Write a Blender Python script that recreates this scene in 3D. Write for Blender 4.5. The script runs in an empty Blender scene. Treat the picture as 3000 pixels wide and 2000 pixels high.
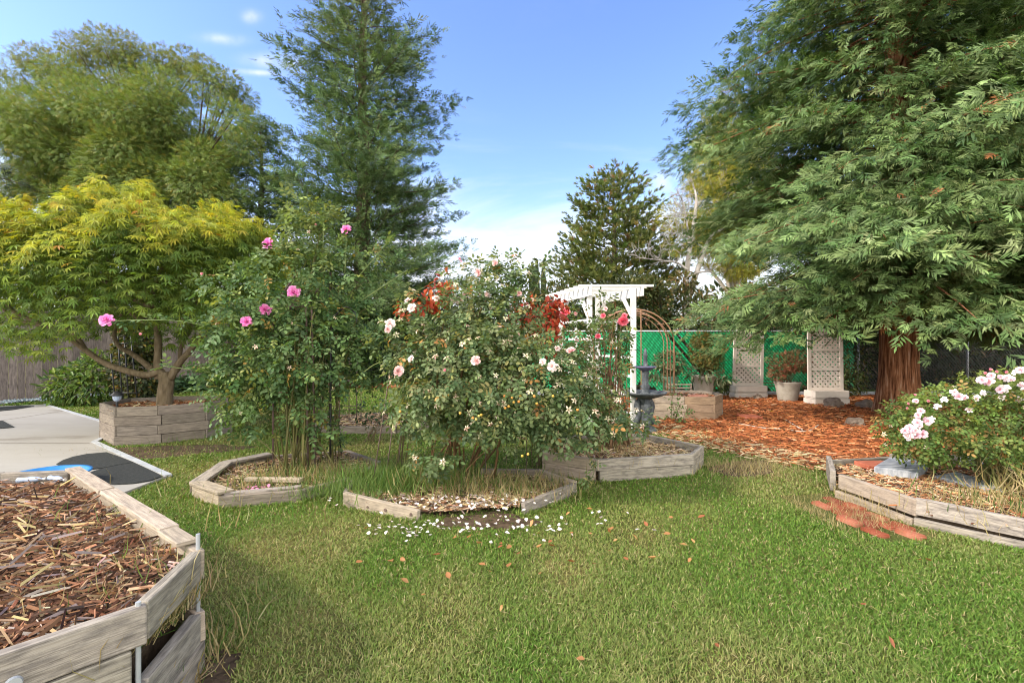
import bpy, bmesh, math, random
import numpy as np
from mathutils import Vector, Matrix, noise as mnoise

R = math.radians
rng = np.random.default_rng(7)
random.seed(7)
scene = bpy.context.scene
col = scene.collection

# ------------------------------------------------------------------ camera
CAM_H, F = 1.5, 1400.0
cam_d = bpy.data.cameras.new('camera')
cam = bpy.data.objects.new('camera', cam_d)
col.objects.link(cam)
cam.location = (0, 0, CAM_H)
cam.rotation_euler = (R(90), 0, 0)
cam_d.sensor_width = 36.0
cam_d.lens = 36.0 * F / 3000.0
cam_d.clip_start = 0.05
cam_d.clip_end = 2000
scene.camera = cam

# ------------------------------------------------------------------ sun + sky
SUN_EL, SUN_AZ = R(36), R(252)          # azimuth measured clockwise from +Y
sdir = Vector((math.sin(SUN_AZ) * math.cos(SUN_EL), math.cos(SUN_AZ) * math.cos(SUN_EL), math.sin(SUN_EL)))
sl = bpy.data.lights.new('sun', 'SUN')
sl.energy = 2.3
sl.angle = R(4.0)
sl.color = (1.0, 0.89, 0.74)
so = bpy.data.objects.new('sun', sl)
col.objects.link(so)
so.rotation_euler = sdir.to_track_quat('Z', 'Y').to_euler()

world = bpy.data.worlds.new('World')
scene.world = world
world.use_nodes = True
wn, wl = world.node_tree.nodes, world.node_tree.links
wn.clear()


def wnode(t, **k):
    n = wn.new(t)
    for a, b in k.items():
        setattr(n, a, b)
    return n


def wmath(op, a, b=None, c=None):
    n = wn.new('ShaderNodeMath')
    n.operation = op
    for i, v in enumerate((a, b, c)):
        if v is None:
            continue
        if isinstance(v, (int, float)):
            n.inputs[i].default_value = v
        else:
            wl.new(v, n.inputs[i])
    return n.outputs[0]


sky = wnode('ShaderNodeTexSky', sky_type='NISHITA', sun_disc=False)
sky.sun_elevation = SUN_EL
sky.sun_rotation = SUN_AZ
sky.air_density = 1.0
sky.dust_density = 0.6
sky.ozone_density = 2.2
hs = wn.new('ShaderNodeHueSaturation')
hs.inputs['Hue'].default_value = 0.513
hs.inputs['Saturation'].default_value = 1.12
hs.inputs['Value'].default_value = 1.22
wl.new(sky.outputs[0], hs.inputs['Color'])
tc = wn.new('ShaderNodeTexCoord')
sep = wn.new('ShaderNodeSeparateXYZ')
wl.new(tc.outputs['Generated'], sep.inputs[0])
# wispy clouds on a plane far overhead, thicker towards the horizon
den = wmath('ADD', wmath('MAXIMUM', sep.outputs[2], 0.0), 0.16)
cx = wmath('DIVIDE', sep.outputs[0], den)
cy = wmath('DIVIDE', sep.outputs[1], den)
cmb = wn.new('ShaderNodeCombineXYZ')
wl.new(wmath('MULTIPLY', cx, 0.75), cmb.inputs[0])
wl.new(wmath('MULTIPLY', cy, 1.25), cmb.inputs[1])
nz = wn.new('ShaderNodeTexNoise')
nz.inputs['Scale'].default_value = 1.1
nz.inputs['Detail'].default_value = 9
nz.inputs['Roughness'].default_value = 0.6
nz.inputs['Distortion'].default_value = 0.5
wl.new(cmb.outputs[0], nz.inputs['Vector'])
mr = wn.new('ShaderNodeMapRange')
mr.interpolation_type = 'SMOOTHSTEP'
mr.inputs['From Min'].default_value = 0.52
mr.inputs['From Max'].default_value = 0.80
wl.new(nz.outputs[0], mr.inputs[0])
# bank of cloud low down
mr2 = wn.new('ShaderNodeMapRange')
mr2.interpolation_type = 'SMOOTHSTEP'
mr2.inputs['From Min'].default_value = 0.36
mr2.inputs['From Max'].default_value = 0.12
bank_z = wmath('ADD', sep.outputs[2], wmath('MULTIPLY', wmath('SUBTRACT', nz.outputs[0], 0.5), 0.55))
wl.new(bank_z, mr2.inputs[0])
low = wmath('MULTIPLY', mr2.outputs[0], 0.82)
# a handful of small wisps in the upper left sky
wisp = None
for (wx, wy, wz, sx, sz) in ((-0.607, 1, 0.632, 0.040, 0.010), (-0.50, 1, 0.585, 0.05, 0.014), (-0.545, 1, 0.68, 0.018, 0.012),
                             (-0.53, 1, 0.562, 0.045, 0.006), (0.32, 1, 0.33, 0.045, 0.022), (-0.85, 1, 0.55, 0.05, 0.012)):
    u = wmath('SUBTRACT', wmath('DIVIDE', sep.outputs[0], sep.outputs[1]), wx)
    v = wmath('SUBTRACT', wmath('DIVIDE', sep.outputs[2], sep.outputs[1]), wz)
    v = wmath('ADD', v, wmath('MULTIPLY', u, 0.06))
    q = wmath('ADD', wmath('POWER', wmath('ABSOLUTE', wmath('DIVIDE', u, sx)), 2.0), wmath('POWER', wmath('ABSOLUTE', wmath('DIVIDE', v, sz)), 2.0))
    g = wmath('EXPONENT', wmath('MULTIPLY', q, -1.0))
    g = wmath('MULTIPLY', g, wmath('GREATER_THAN', sep.outputs[1], 0.01))
    wisp = g if wisp is None else wmath('MAXIMUM', wisp, g)
nz2 = wn.new('ShaderNodeTexNoise')
nz2.inputs['Scale'].default_value = 26
nz2.inputs['Detail'].default_value = 6
wl.new(tc.outputs['Generated'], nz2.inputs['Vector'])
mr3 = wn.new('ShaderNodeMapRange')
mr3.inputs['From Min'].default_value = 0.3
mr3.inputs['From Max'].default_value = 0.75
wl.new(nz2.outputs[0], mr3.inputs[0])
wisp = wmath('MULTIPLY', wmath('MULTIPLY', wisp, mr3.outputs[0]), 0.75)
high = wmath('MULTIPLY', mr.outputs[0], 0.22)
cf = wmath('MINIMUM', wmath('MAXIMUM', wmath('MAXIMUM', low, high), wisp), 0.95)
mx = wn.new('ShaderNodeMixRGB')
wl.new(cf, mx.inputs[0])
wl.new(hs.outputs[0], mx.inputs[1])
mx.inputs[2].default_value = (4.3, 4.3, 4.4, 1)
# bright broken cloud added to the unseen sky behind the camera, as frontal fill
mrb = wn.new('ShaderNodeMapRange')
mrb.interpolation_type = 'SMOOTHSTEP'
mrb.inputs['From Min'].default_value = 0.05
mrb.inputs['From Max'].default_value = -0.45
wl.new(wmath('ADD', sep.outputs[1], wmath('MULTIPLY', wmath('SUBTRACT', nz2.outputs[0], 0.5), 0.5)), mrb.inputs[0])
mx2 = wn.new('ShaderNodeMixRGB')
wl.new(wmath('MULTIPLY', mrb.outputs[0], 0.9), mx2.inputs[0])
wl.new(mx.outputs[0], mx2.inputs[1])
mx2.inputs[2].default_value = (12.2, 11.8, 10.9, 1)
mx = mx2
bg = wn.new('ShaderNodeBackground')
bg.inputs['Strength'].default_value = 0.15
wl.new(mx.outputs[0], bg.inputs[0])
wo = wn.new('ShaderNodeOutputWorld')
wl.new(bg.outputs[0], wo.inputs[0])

scene.view_settings.view_transform = 'Standard'
scene.view_settings.look = 'None'
scene.view_settings.exposure = 1.08
scene.view_settings.gamma = 1.0
scene.view_settings.use_curve_mapping = False
scene.cycles.max_bounces = 7
scene.cycles.diffuse_bounces = 4
scene.cycles.glossy_bounces = 2
scene.cycles.transmission_bounces = 4
scene.cycles.use_denoising = True
scene.cycles.filter_width = 1.05


# ------------------------------------------------------------------ helpers
def at(px, py, d):
    """the point that stands d metres ahead of the camera in the direction of a photo pixel"""
    return np.array(((px - 1500) / F * d, d, CAM_H - (py - 1000) / F * d))


def gr(px, py, z=0.0):
    d = F * (CAM_H - z) / (py - 1000)
    return np.array(((px - 1500) / F * d, d, z))


def nrm(v):
    v = np.asarray(v, float)
    return v / (np.linalg.norm(v, axis=-1, keepdims=True) + 1e-12)


class MB:
    """collects pieces of one mesh"""

    def __init__(s):
        s.v, s.l, s.n, s.uv, s.c, s.m, s.k = [], [], [], [], [], [], 0

    def arr(s, v, loops, sizes, c=None, uv=None, m=0):
        v = np.asarray(v, float).reshape(-1, 3)
        loops = np.asarray(loops, int)
        sizes = np.asarray(sizes, int)
        s.v.append(v)
        s.l.append(loops + s.k)
        s.n.append(sizes)
        s.k += len(v)
        if c is None:
            c = (1, 1, 1)
        c = np.asarray(c, float)
        if c.ndim == 1:
            c = np.tile(c, (len(v), 1))
        s.c.append(c)
        s.uv.append(np.zeros((len(loops), 2)) if uv is None else np.asarray(uv, float).reshape(-1, 2))
        s.m.append(np.full(len(sizes), m, int))

    def add(s, v, faces, c=None, uv=None, m=0):
        s.arr(v, [i for f in faces for i in f], [len(f) for f in faces], c, uv, m)

    def build(s, name, mats, parent=None, smooth=False, bevel=0.0):
        me = bpy.data.meshes.new(name)
        v = np.concatenate(s.v)
        l = np.concatenate(s.l)
        n = np.concatenate(s.n)
        uv = np.concatenate(s.uv)
        c = np.concatenate(s.c)
        m = np.concatenate(s.m)
        root = parent
        while root is not None and root.parent is not None:
            root = root.parent
        if root is not None:
            v = v - np.array(root.location)
        me.vertices.add(len(v))
        me.vertices.foreach_set('co', v.astype(np.float32).ravel())
        me.loops.add(len(l))
        me.loops.foreach_set('vertex_index', l.astype(np.int32))
        me.polygons.add(len(n))
        st = np.concatenate(([0], np.cumsum(n)[:-1]))
        me.polygons.foreach_set('loop_start', st.astype(np.int32))
        me.polygons.foreach_set('loop_total', n.astype(np.int32))
        if not isinstance(mats, (list, tuple)):
            mats = [mats]
        for mm in mats:
            me.materials.append(mm)
        me.polygons.foreach_set('material_index', m.astype(np.int32))
        me.polygons.foreach_set('use_smooth', np.full(len(n), smooth, bool))
        u = me.uv_layers.new(name='UVMap')
        u.data.foreach_set('uv', uv.astype(np.float32).ravel())
        a = me.color_attributes.new('col', 'FLOAT_COLOR', 'POINT')
        a.data.foreach_set('color', np.column_stack([c, np.ones(len(c))]).astype(np.float32).ravel())
        me.update(calc_edges=True)
        me.validate()
        o = bpy.data.objects.new(name, me)
        col.objects.link(o)
        if parent is not None:
            o.parent = parent
        if bevel:
            b = o.modifiers.new('bevel', 'BEVEL')
            b.width = bevel
            b.segments = 2
            b.limit_method = 'ANGLE'
            b.angle_limit = R(40)
        return o


def tag(o, label=None, cat=None, group=None, kind=None):
    if label:
        o['label'] = label
    if cat:
        o['category'] = cat
    if group:
        o['group'] = group
    if kind:
        o['kind'] = kind
    return o


def thing(name, label, cat, loc=(0, 0, 0), group=None):
    o = bpy.data.objects.new(name, None)
    o.empty_display_size = 0.1
    col.objects.link(o)
    o.location = [float(x) for x in loc]
    return tag(o, label, cat, group)


# ---- solid shapes
def board(mb, a, b, h, t, up=(0, 0, 1), seg=None, jit=0.003, c=None, m=0):
    """a plank from a to b (centre of its lower edge), h tall along up, t thick"""
    a, b, up = np.array(a, float), np.array(b, float), np.array(up, float)
    L = np.linalg.norm(b - a)
    x = (b - a) / L
    y = nrm(np.cross(up, x))
    z = np.cross(x, y)
    seg = seg or max(1, int(L / 0.22))
    v = []
    for i in range(seg + 1):
        p = a + x * (L * i / seg)
        for (yy, zz) in ((-t / 2, 0), (t / 2, 0), (t / 2, h), (-t / 2, h)):
            v.append(p + y * (yy + random.uniform(-jit, jit)) + z * (zz + random.uniform(-jit, jit)))
    faces, uv = [], []
    ou, ov = random.uniform(0, 40), random.uniform(0, 40)
    for i in range(seg):
        for k in range(4):
            k2 = (k + 1) % 4
            faces.append([i * 4 + k, (i + 1) * 4 + k, (i + 1) * 4 + k2, i * 4 + k2])
            w = (t, h, t, h)[k]
            u0, u1 = ou + L * i / seg, ou + L * (i + 1) / seg
            v0 = ov + k * 3.1
            uv += [(u0, v0), (u1, v0), (u1, v0 + w), (u0, v0 + w)]
    faces.append([3, 2, 1, 0][::-1])
    uv += [(ou, ov), (ou + .02, ov), (ou + .02, ov + h), (ou, ov + h)]
    e = seg * 4
    faces.append([e + 3, e + 2, e + 1, e][::1])
    uv += [(ou + 5, ov), (ou + 5.02, ov), (ou + 5.02, ov + h), (ou + 5, ov + h)]
    tint = random.uniform(0.86, 1.12)
    if c is None:
        c = (tint, tint * random.uniform(.97, 1.0), tint * random.uniform(.93, 1.0))
    # make the faces point outwards
    faces = [f[::-1] for f in faces]
    uv2, k = [], 0
    for f in faces:
        uv2 += uv[k:k + len(f)][::-1]
        k += len(f)
    mb.add(v, faces, c, uv2, m)


def box(mb, c, s, m=0, col_=None):
    c, s = np.array(c, float), np.array(s, float)
    a = c + np.array((-s[0] / 2, 0, -s[2] / 2))
    b = c + np.array((s[0] / 2, 0, -s[2] / 2))
    board(mb, a, b, s[2], s[1], seg=1, jit=0, c=col_ or (1, 1, 1), m=m)


def tube(mb, pts, rad, sides=6, c=None, m=0, caps=True):
    pts = np.array(pts, float)
    n = len(pts)
    rad = np.full(n, rad) if np.isscalar(rad) else np.array(rad, float)
    tan = np.gradient(pts, axis=0)
    tan = nrm(tan)
    ref = np.array((0, 0, 1.0)) if abs(tan[0][2]) < 0.9 else np.array((1.0, 0, 0))
    u = nrm(np.cross(tan[0], ref))
    rings = []
    ang = np.arange(sides) * 2 * np.pi / sides
    for i in range(n):
        u = nrm(u - tan[i] * np.dot(u, tan[i]))
        w = np.cross(tan[i], u)
        rings.append(pts[i] + rad[i] * (np.cos(ang)[:, None] * u + np.sin(ang)[:, None] * w))
    v = np.concatenate(rings)
    faces, uv = [], []
    ln = np.concatenate(([0], np.cumsum(np.linalg.norm(np.diff(pts, axis=0), axis=1))))
    for i in range(n - 1):
        for k in range(sides):
            k2 = (k + 1) % sides
            faces.append([i * sides + k, i * sides + k2, (i + 1) * sides + k2, (i + 1) * sides + k])
            uv += [(ln[i], k / sides), (ln[i], (k + 1) / sides), (ln[i + 1], (k + 1) / sides), (ln[i + 1], k / sides)]
    if caps and sides > 2:
        faces.append(list(range(sides))[::-1])
        faces.append([(n - 1) * sides + k for k in range(sides)])
        uv += [(0, 0)] * (2 * sides)
    mb.add(v, faces, c, uv, m)


def bez(a, b, c, d, n=8):
    t = np.linspace(0, 1, n)[:, None]
    a, b, c, d = map(lambda q: np.array(q, float), (a, b, c, d))
    return (1 - t) ** 3 * a + 3 * (1 - t) ** 2 * t * b + 3 * (1 - t) * t * t * c + t ** 3 * d


def smooth_path(pts, n=4):
    """Catmull-Rom through the points"""
    p = np.array(pts, float)
    p = np.vstack([2 * p[0] - p[1], p, 2 * p[-1] - p[-2]])
    out = []
    for i in range(1, len(p) - 2):
        for t in np.arange(n) / n:
            a, b, c, d = p[i - 1], p[i], p[i + 1], p[i + 2]
            out.append(0.5 * (2 * b + (c - a) * t + (2 * a - 5 * b + 4 * c - d) * t * t + (3 * b - a - 3 * c + d) * t ** 3))
    out.append(p[-2])
    return np.array(out)


def lathe(mb, prof, centre, seg=32, ripple=None, c=None, m=0, lean=(0, 0), sx=1.0):
    """prof: list of (radius, z)"""
    prof = np.array(prof, float)
    a = np.arange(seg) * 2 * np.pi / seg
    v = []
    for (r, z) in prof:
        rr = np.full(seg, r) if ripple is None else r * (1 + ripple(a, z))
        v.append(np.column_stack([centre[0] + rr * np.cos(a) * sx + lean[0] * z, centre[1] + rr * np.sin(a) + lean[1] * z, np.full(seg, centre[2] + z)]))
    v = np.concatenate(v)
    faces, uv = [], []
    n = len(prof)
    for i in range(n - 1):
        for k in range(seg):
            k2 = (k + 1) % seg
            faces.append([i * seg + k, i * seg + k2, (i + 1) * seg + k2, (i + 1) * seg + k])
            uv += [(k / seg, prof[i][1]), ((k + 1) / seg, prof[i][1]), ((k + 1) / seg, prof[i + 1][1]), (k / seg, prof[i + 1][1])]
    faces.append(list(range(seg))[::-1])
    faces.append([(n - 1) * seg + k for k in range(seg)])
    uv += [(0, 0)] * (2 * seg)
    mb.add(v, faces, c, uv, m)


def poly(mb, pts, z=None, c=None, m=0, thick=0.0):
    p = np.array(pts, float)
    if p.shape[1] == 2:
        p = np.column_stack([p, np.full(len(p), z)])
    n = len(p)
    area = sum(p[i][0] * p[(i + 1) % n][1] - p[(i + 1) % n][0] * p[i][1] for i in range(n))
    if area < 0:
        p = p[::-1]
    if thick:
        q = p.copy()
        q[:, 2] -= thick
        v = np.concatenate([p, q])
        f = [list(range(n))] + [[(i + 1) % n, i, n + i, n + (i + 1) % n] for i in range(n)]
        mb.add(v, f, c, None, m)
    else:
        mb.add(p, [list(range(n))], c, None, m)


def inside(pts, pg):
    x, y = pts[:, 0], pts[:, 1]
    r = np.zeros(len(pts), bool)
    n = len(pg)
    for i in range(n):
        x0, y0 = pg[i][:2]
        x1, y1 = pg[(i + 1) % n][:2]
        c = (y0 > y) != (y1 > y)
        r ^= c & (x < (x1 - x0) * (y - y0) / ((y1 - y0) + 1e-12) + x0)
    return r


def rand_in(pg, n, r=rng):
    pg = np.array(pg)[:, :2]
    lo, hi = pg.min(0), pg.max(0)
    out = np.zeros((0, 2))
    while len(out) < n:
        q = r.uniform(lo, hi, (n * 2, 2))
        out = np.vstack([out, q[inside(q, pg)]])
    return out[:n]


# ---- scattering a small template many times into one mesh
def basis(axis, normal):
    x = nrm(axis)
    z = normal - x * np.sum(x * normal, 1, keepdims=True)
    z = nrm(z)
    y = np.cross(z, x)
    return np.stack([x, y, z], 2)        # columns


def scatter(mb, tpl, pos, axis, normal, size, cols, m=0, wid=None, tcol=None):
    if isinstance(tpl, list):
        n = len(pos)
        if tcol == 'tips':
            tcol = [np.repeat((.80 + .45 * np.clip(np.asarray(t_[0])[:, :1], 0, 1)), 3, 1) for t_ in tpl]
        size = np.broadcast_to(np.asarray(size, float), (n,))
        for k, t_ in enumerate(tpl):
            s_ = slice(k, None, len(tpl))
            scatter(mb, t_, pos[s_], axis[s_], normal[s_], size[s_], cols[s_], m, wid, tcol[k] if isinstance(tcol, list) else tcol)
        return
    tv, tf = tpl
    tv = np.asarray(tv, float)
    B = basis(axis, normal)
    n = len(pos)
    size = np.broadcast_to(np.asarray(size, float), (n,))
    tvv = np.broadcast_to(tv, (n,) + tv.shape).copy()
    if wid is not None:
        tvv[:, :, 1] *= np.broadcast_to(np.asarray(wid, float), (n,))[:, None]
    v = np.einsum('nij,nkj->nki', B, tvv * size[:, None, None]) + pos[:, None, :]
    loops = np.array([i for f in tf for i in f])
    sizes = np.array([len(f) for f in tf])
    k = len(tv)
    L = (loops[None, :] + (np.arange(n) * k)[:, None]).ravel()
    S = np.tile(sizes, n)
    C = np.repeat(cols, k, axis=0)
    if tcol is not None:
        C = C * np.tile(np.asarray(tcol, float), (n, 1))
    mb.arr(v.reshape(-1, 3), L, S, C, None, m)


def join(parts):
    v, f, k = [], [], 0
    for (a, b) in parts:
        v.append(np.asarray(a, float))
        f += [[i + k for i in q] for q in b]
        k += len(a)
    return np.concatenate(v), f


def xf(tpl, s=1.0, rz=0.0, ry=0.0, rx=0.0, t=(0, 0, 0), sy=1.0):
    v = np.asarray(tpl[0], float) * s
    v = v * np.array((1, sy, 1))
    M = np.array(Matrix.Rotation(rz, 3, 'Z') @ Matrix.Rotation(ry, 3, 'Y') @ Matrix.Rotation(rx, 3, 'X'))
    return v @ M.T + np.array(t, float), tpl[1]


LEAF = (np.array([(0, 0, 0), (.3, .27, .07), (.7, .22, .05), (1, 0, -.06), (.7, -.22, .05), (.3, -.27, .07), (.3, 0, 0), (.7, 0, 0)]),
        [[0, 6, 1], [6, 7, 2, 1], [7, 3, 2], [0, 5, 6], [6, 5, 4, 7], [7, 4, 3]])
DIA = (np.array([(0, 0, 0), (.45, .2, .05), (1, 0, -.08), (.45, -.2, .05), (.5, 0, -.01)]), [[0, 4, 1], [4, 2, 1], [0, 3, 4], [4, 3, 2]])
FLAT = (np.array([(0, 0, 0), (.45, .2, .0), (1, 0, -.06), (.45, -.2, .0)]), [[0, 3, 2, 1]])
RLEAF = (np.array([(0, 0, 0), (.22, .25, .06), (.62, .29, .05), (.9, .13, -.01), (1, 0, -.06), (.9, -.13, -.01), (.62, -.29, .05), (.22, -.25, .06), (.22, 0, 0), (.62, 0, -.01)]),
         [[0, 8, 1], [8, 9, 2, 1], [9, 4, 3, 2], [0, 7, 8], [7, 6, 9, 8], [6, 5, 4, 9]])


def rose_spray(seed):
    r_ = random.Random(seed)
    out = [xf(RLEAF, .36, t=(.74, 0, -.03), ry=.25 + r_.uniform(-.2, .2), rx=r_.uniform(-.4, .4))]
    for x in (.24, .54):
        for s in (-1, 1):
            out.append(xf(RLEAF, r_.uniform(.27, .35), rz=s * r_.uniform(1.0, 1.4), t=(x + r_.uniform(-.03, .03), s * .03, 0), ry=r_.uniform(-.1, .35), rx=r_.uniform(-.5, .5)))
    out.append((np.array([(0, -.010, 0), (.76, -.006, -.02), (.76, .006, -.02), (0, .010, 0)]), [[0, 1, 2, 3]]))
    return join(out)


ROSE_SPRAY = [rose_spray(s_) for s_ in (1, 2, 3, 4)]
MAPLE = join([xf(DIA, l, rz=a, ry=.22, sy=.48) for (a, l) in ((0, 1), (.62, .9), (-.62, .9), (1.25, .66), (-1.25, .66), (2.0, .35), (-2.0, .35))])
def red_spray(seed):
    r_ = random.Random(seed)
    out = []
    for i_ in range(7):
        for s_ in (-1, 1):
            x_ = .02 + .11 * i_ + r_.uniform(-.03, .03)
            out.append(xf(FLAT, (.50 - .035 * i_) * r_.uniform(.75, 1.15), rz=s_ * (.62 - .04 * i_ + r_.uniform(-.22, .2)), t=(x_, r_.uniform(-.04, .04), r_.uniform(-.06, .06)), ry=.10 + r_.uniform(-.25, .35), rx=r_.uniform(-.6, .6), sy=.40))
    out.append(xf(FLAT, .32, t=(.78, 0, 0), ry=.15, sy=.55))
    return join(out)


REDWOOD = [red_spray(s_) for s_ in (1, 2, 3, 4, 5)]
_fine = []
for i_ in range(5):
    for s_ in (-1, 1):
        x_ = .1 + .15 * i_
        _fine.append(xf(FLAT, .42 - .04 * i_, rz=s_ * (.85 - .05 * i_), t=(x_, 0, 0), ry=.1, rx=s_ * .2, sy=.7))
_fine.append(xf(FLAT, .3, t=(.8, 0, 0), sy=.7))
FINE = join(_fine)
_ash = []
for i_ in range(2):
    for s_ in (-1, 1):
        _ash.append(xf(FLAT, .5, rz=s_ * .85, t=(.12 + .34 * i_, 0, 0), ry=.2, sy=.9))
_ash.append(xf(FLAT, .5, t=(.7, 0, 0), ry=.3, sy=.9))
ASH = join(_ash)
_tuft = []
for i_ in range(11):
    _t = xf(FLAT, .62, ry=-.62 + .22 * (i_ % 3), sy=.42)
    _tuft.append((_t[0] @ np.array(Matrix.Rotation(i_ * 2.4, 3, 'X')).T + np.array((.36 * i_ / 11, 0, 0)), _t[1]))
TUFT = join(_tuft)
_pt = []
for i_ in range(26):
    a_ = i_ * 2.4
    _pt.append(xf((np.array([(0, -.022, 0), (1, 0, 0), (0, .022, 0)]), [[0, 1, 2]]), .5, rz=0, ry=-.75 + .12 * (i_ % 3), t=(0, 0, 0)))
    M_ = np.array(Matrix.Rotation(a_, 3, 'X'))
    _pt[-1] = (_pt[-1][0] @ M_.T + np.array((.55 * i_ / 26, 0, 0)), _pt[-1][1])
PINE = join(_pt)
BLADE = (np.array([(0, -.5, 0), (0, .5, 0), (.35, .38, .45), (.35, -.38, .45), (1, 0, .62)]), [[0, 1, 2, 3], [3, 2, 4]])
CHIP = (np.array([(0, -.5, -.3), (0, .4, -.3), (0.06, 0, .45), (1, -.35, -.25), (.94, .5, -.3), (.97, .05, .4)]),
        [[0, 2, 1], [3, 4, 5], [0, 3, 5, 2], [1, 2, 5, 4], [0, 1, 4, 3]])


def unit(n, r=rng):
    return nrm(r.normal(size=(n, 3)))


def pick(pal, n, r=rng, w=None, jit=.14):
    pal = np.array(pal, float)
    w = None if w is None else np.array(w, float) / sum(w)
    c = pal[r.choice(len(pal), n, p=w)]
    return np.clip(c * (1 + r.normal(0, jit, (n, 1))) * (1 + r.normal(0, .05, (n, 3))), 0.003, 1)


# ------------------------------------------------------------------ materials
MATS = {}


def base_mat(name):
    m = bpy.data.materials.new(name)
    m.use_nodes = True
    nt = m.node_tree
    nt.nodes.clear()
    out = nt.nodes.new('ShaderNodeOutputMaterial')
    b = nt.nodes.new('ShaderNodeBsdfPrincipled')
    nt.links.new(b.outputs[0], out.inputs[0])
    MATS[name] = m
    return m, nt, b, out


def N(nt, t, **k):
    n = nt.nodes.new(t)
    for a, b in k.items():
        if a in n.inputs:
            n.inputs[a].default_value = b
        else:
            setattr(n, a, b)
    return n


def leaf_mat(name, trans=.35, rough=.5, spec=.35, warm=(1.25, 1.15, .45)):
    m, nt, b, out = base_mat(name)
    a = N(nt, 'ShaderNodeAttribute', attribute_name='col')
    nt.links.new(a.outputs['Color'], b.inputs['Base Color'])
    b.inputs['Roughness'].default_value = rough
    b.inputs['Specular IOR Level'].default_value = spec
    t = N(nt, 'ShaderNodeBsdfTranslucent')
    mu = N(nt, 'ShaderNodeMixRGB', blend_type='MULTIPLY')
    mu.inputs[0].default_value = 1
    mu.inputs[2].default_value = tuple(warm) + (1,)
    nt.links.new(a.outputs['Color'], mu.inputs[1])
    nt.links.new(mu.outputs[0], t.inputs['Color'])
    mix = N(nt, 'ShaderNodeMixShader')
    mix.inputs[0].default_value = trans
    nt.links.new(b.outputs[0], mix.inputs[1])
    nt.links.new(t.outputs[0], mix.inputs[2])
    nt.links.new(mix.outputs[0], out.inputs[0])
    return m


def noise_mat(name, cols, scale=6.0, detail=6, rough=.8, spec=.3, bump=.15, stretch=(1, 1, 1), uv=False, use_col=False, pos=None, bump_scale=None, metallic=0.0):
    """a colour ramp over noise, with bump"""
    m, nt, b, out = base_mat(name)
    tcn = N(nt, 'ShaderNodeTexCoord')
    mp = N(nt, 'ShaderNodeMapping')
    mp.inputs['Scale'].default_value = stretch
    nt.links.new(tcn.outputs['UV' if uv else 'Object'], mp.inputs[0])
    n1 = N(nt, 'ShaderNodeTexNoise', Scale=scale, Detail=detail, Roughness=.62)
    nt.links.new(mp.outputs[0], n1.inputs['Vector'])
    rp = N(nt, 'ShaderNodeValToRGB')
    el = rp.color_ramp.elements
    k = len(cols)
    pos = pos or [.28 + .44 * i / max(1, k - 1) for i in range(k)]
    el[0].position, el[0].color = pos[0], tuple(cols[0]) + (1,)
    el[1].position, el[1].color = pos[-1], tuple(cols[-1]) + (1,)
    for i in range(1, k - 1):
        e = el.new(pos[i])
        e.color = tuple(cols[i]) + (1,)
    nt.links.new(n1.outputs[0], rp.inputs[0])
    c = rp.outputs[0]
    if use_col:
        a = N(nt, 'ShaderNodeAttribute', attribute_name='col')
        mu = N(nt, 'ShaderNodeMixRGB', blend_type='MULTIPLY')
        mu.inputs[0].default_value = 1
        nt.links.new(c, mu.inputs[1])
        nt.links.new(a.outputs['Color'], mu.inputs[2])
        c = mu.outputs[0]
    nt.links.new(c, b.inputs['Base Color'])
    b.inputs['Roughness'].default_value = rough
    b.inputs['Specular IOR Level'].default_value = spec
    b.inputs['Metallic'].default_value = metallic
    if bump:
        n2 = N(nt, 'ShaderNodeTexNoise', Scale=bump_scale or scale * 2, Detail=5)
        nt.links.new(mp.outputs[0], n2.inputs['Vector'])
        bp = N(nt, 'ShaderNodeBump', Strength=bump, Distance=.02)
        nt.links.new(n2.outputs[0], bp.inputs['Height'])
        nt.links.new(bp.outputs[0], b.inputs['Normal'])
    return m


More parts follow.
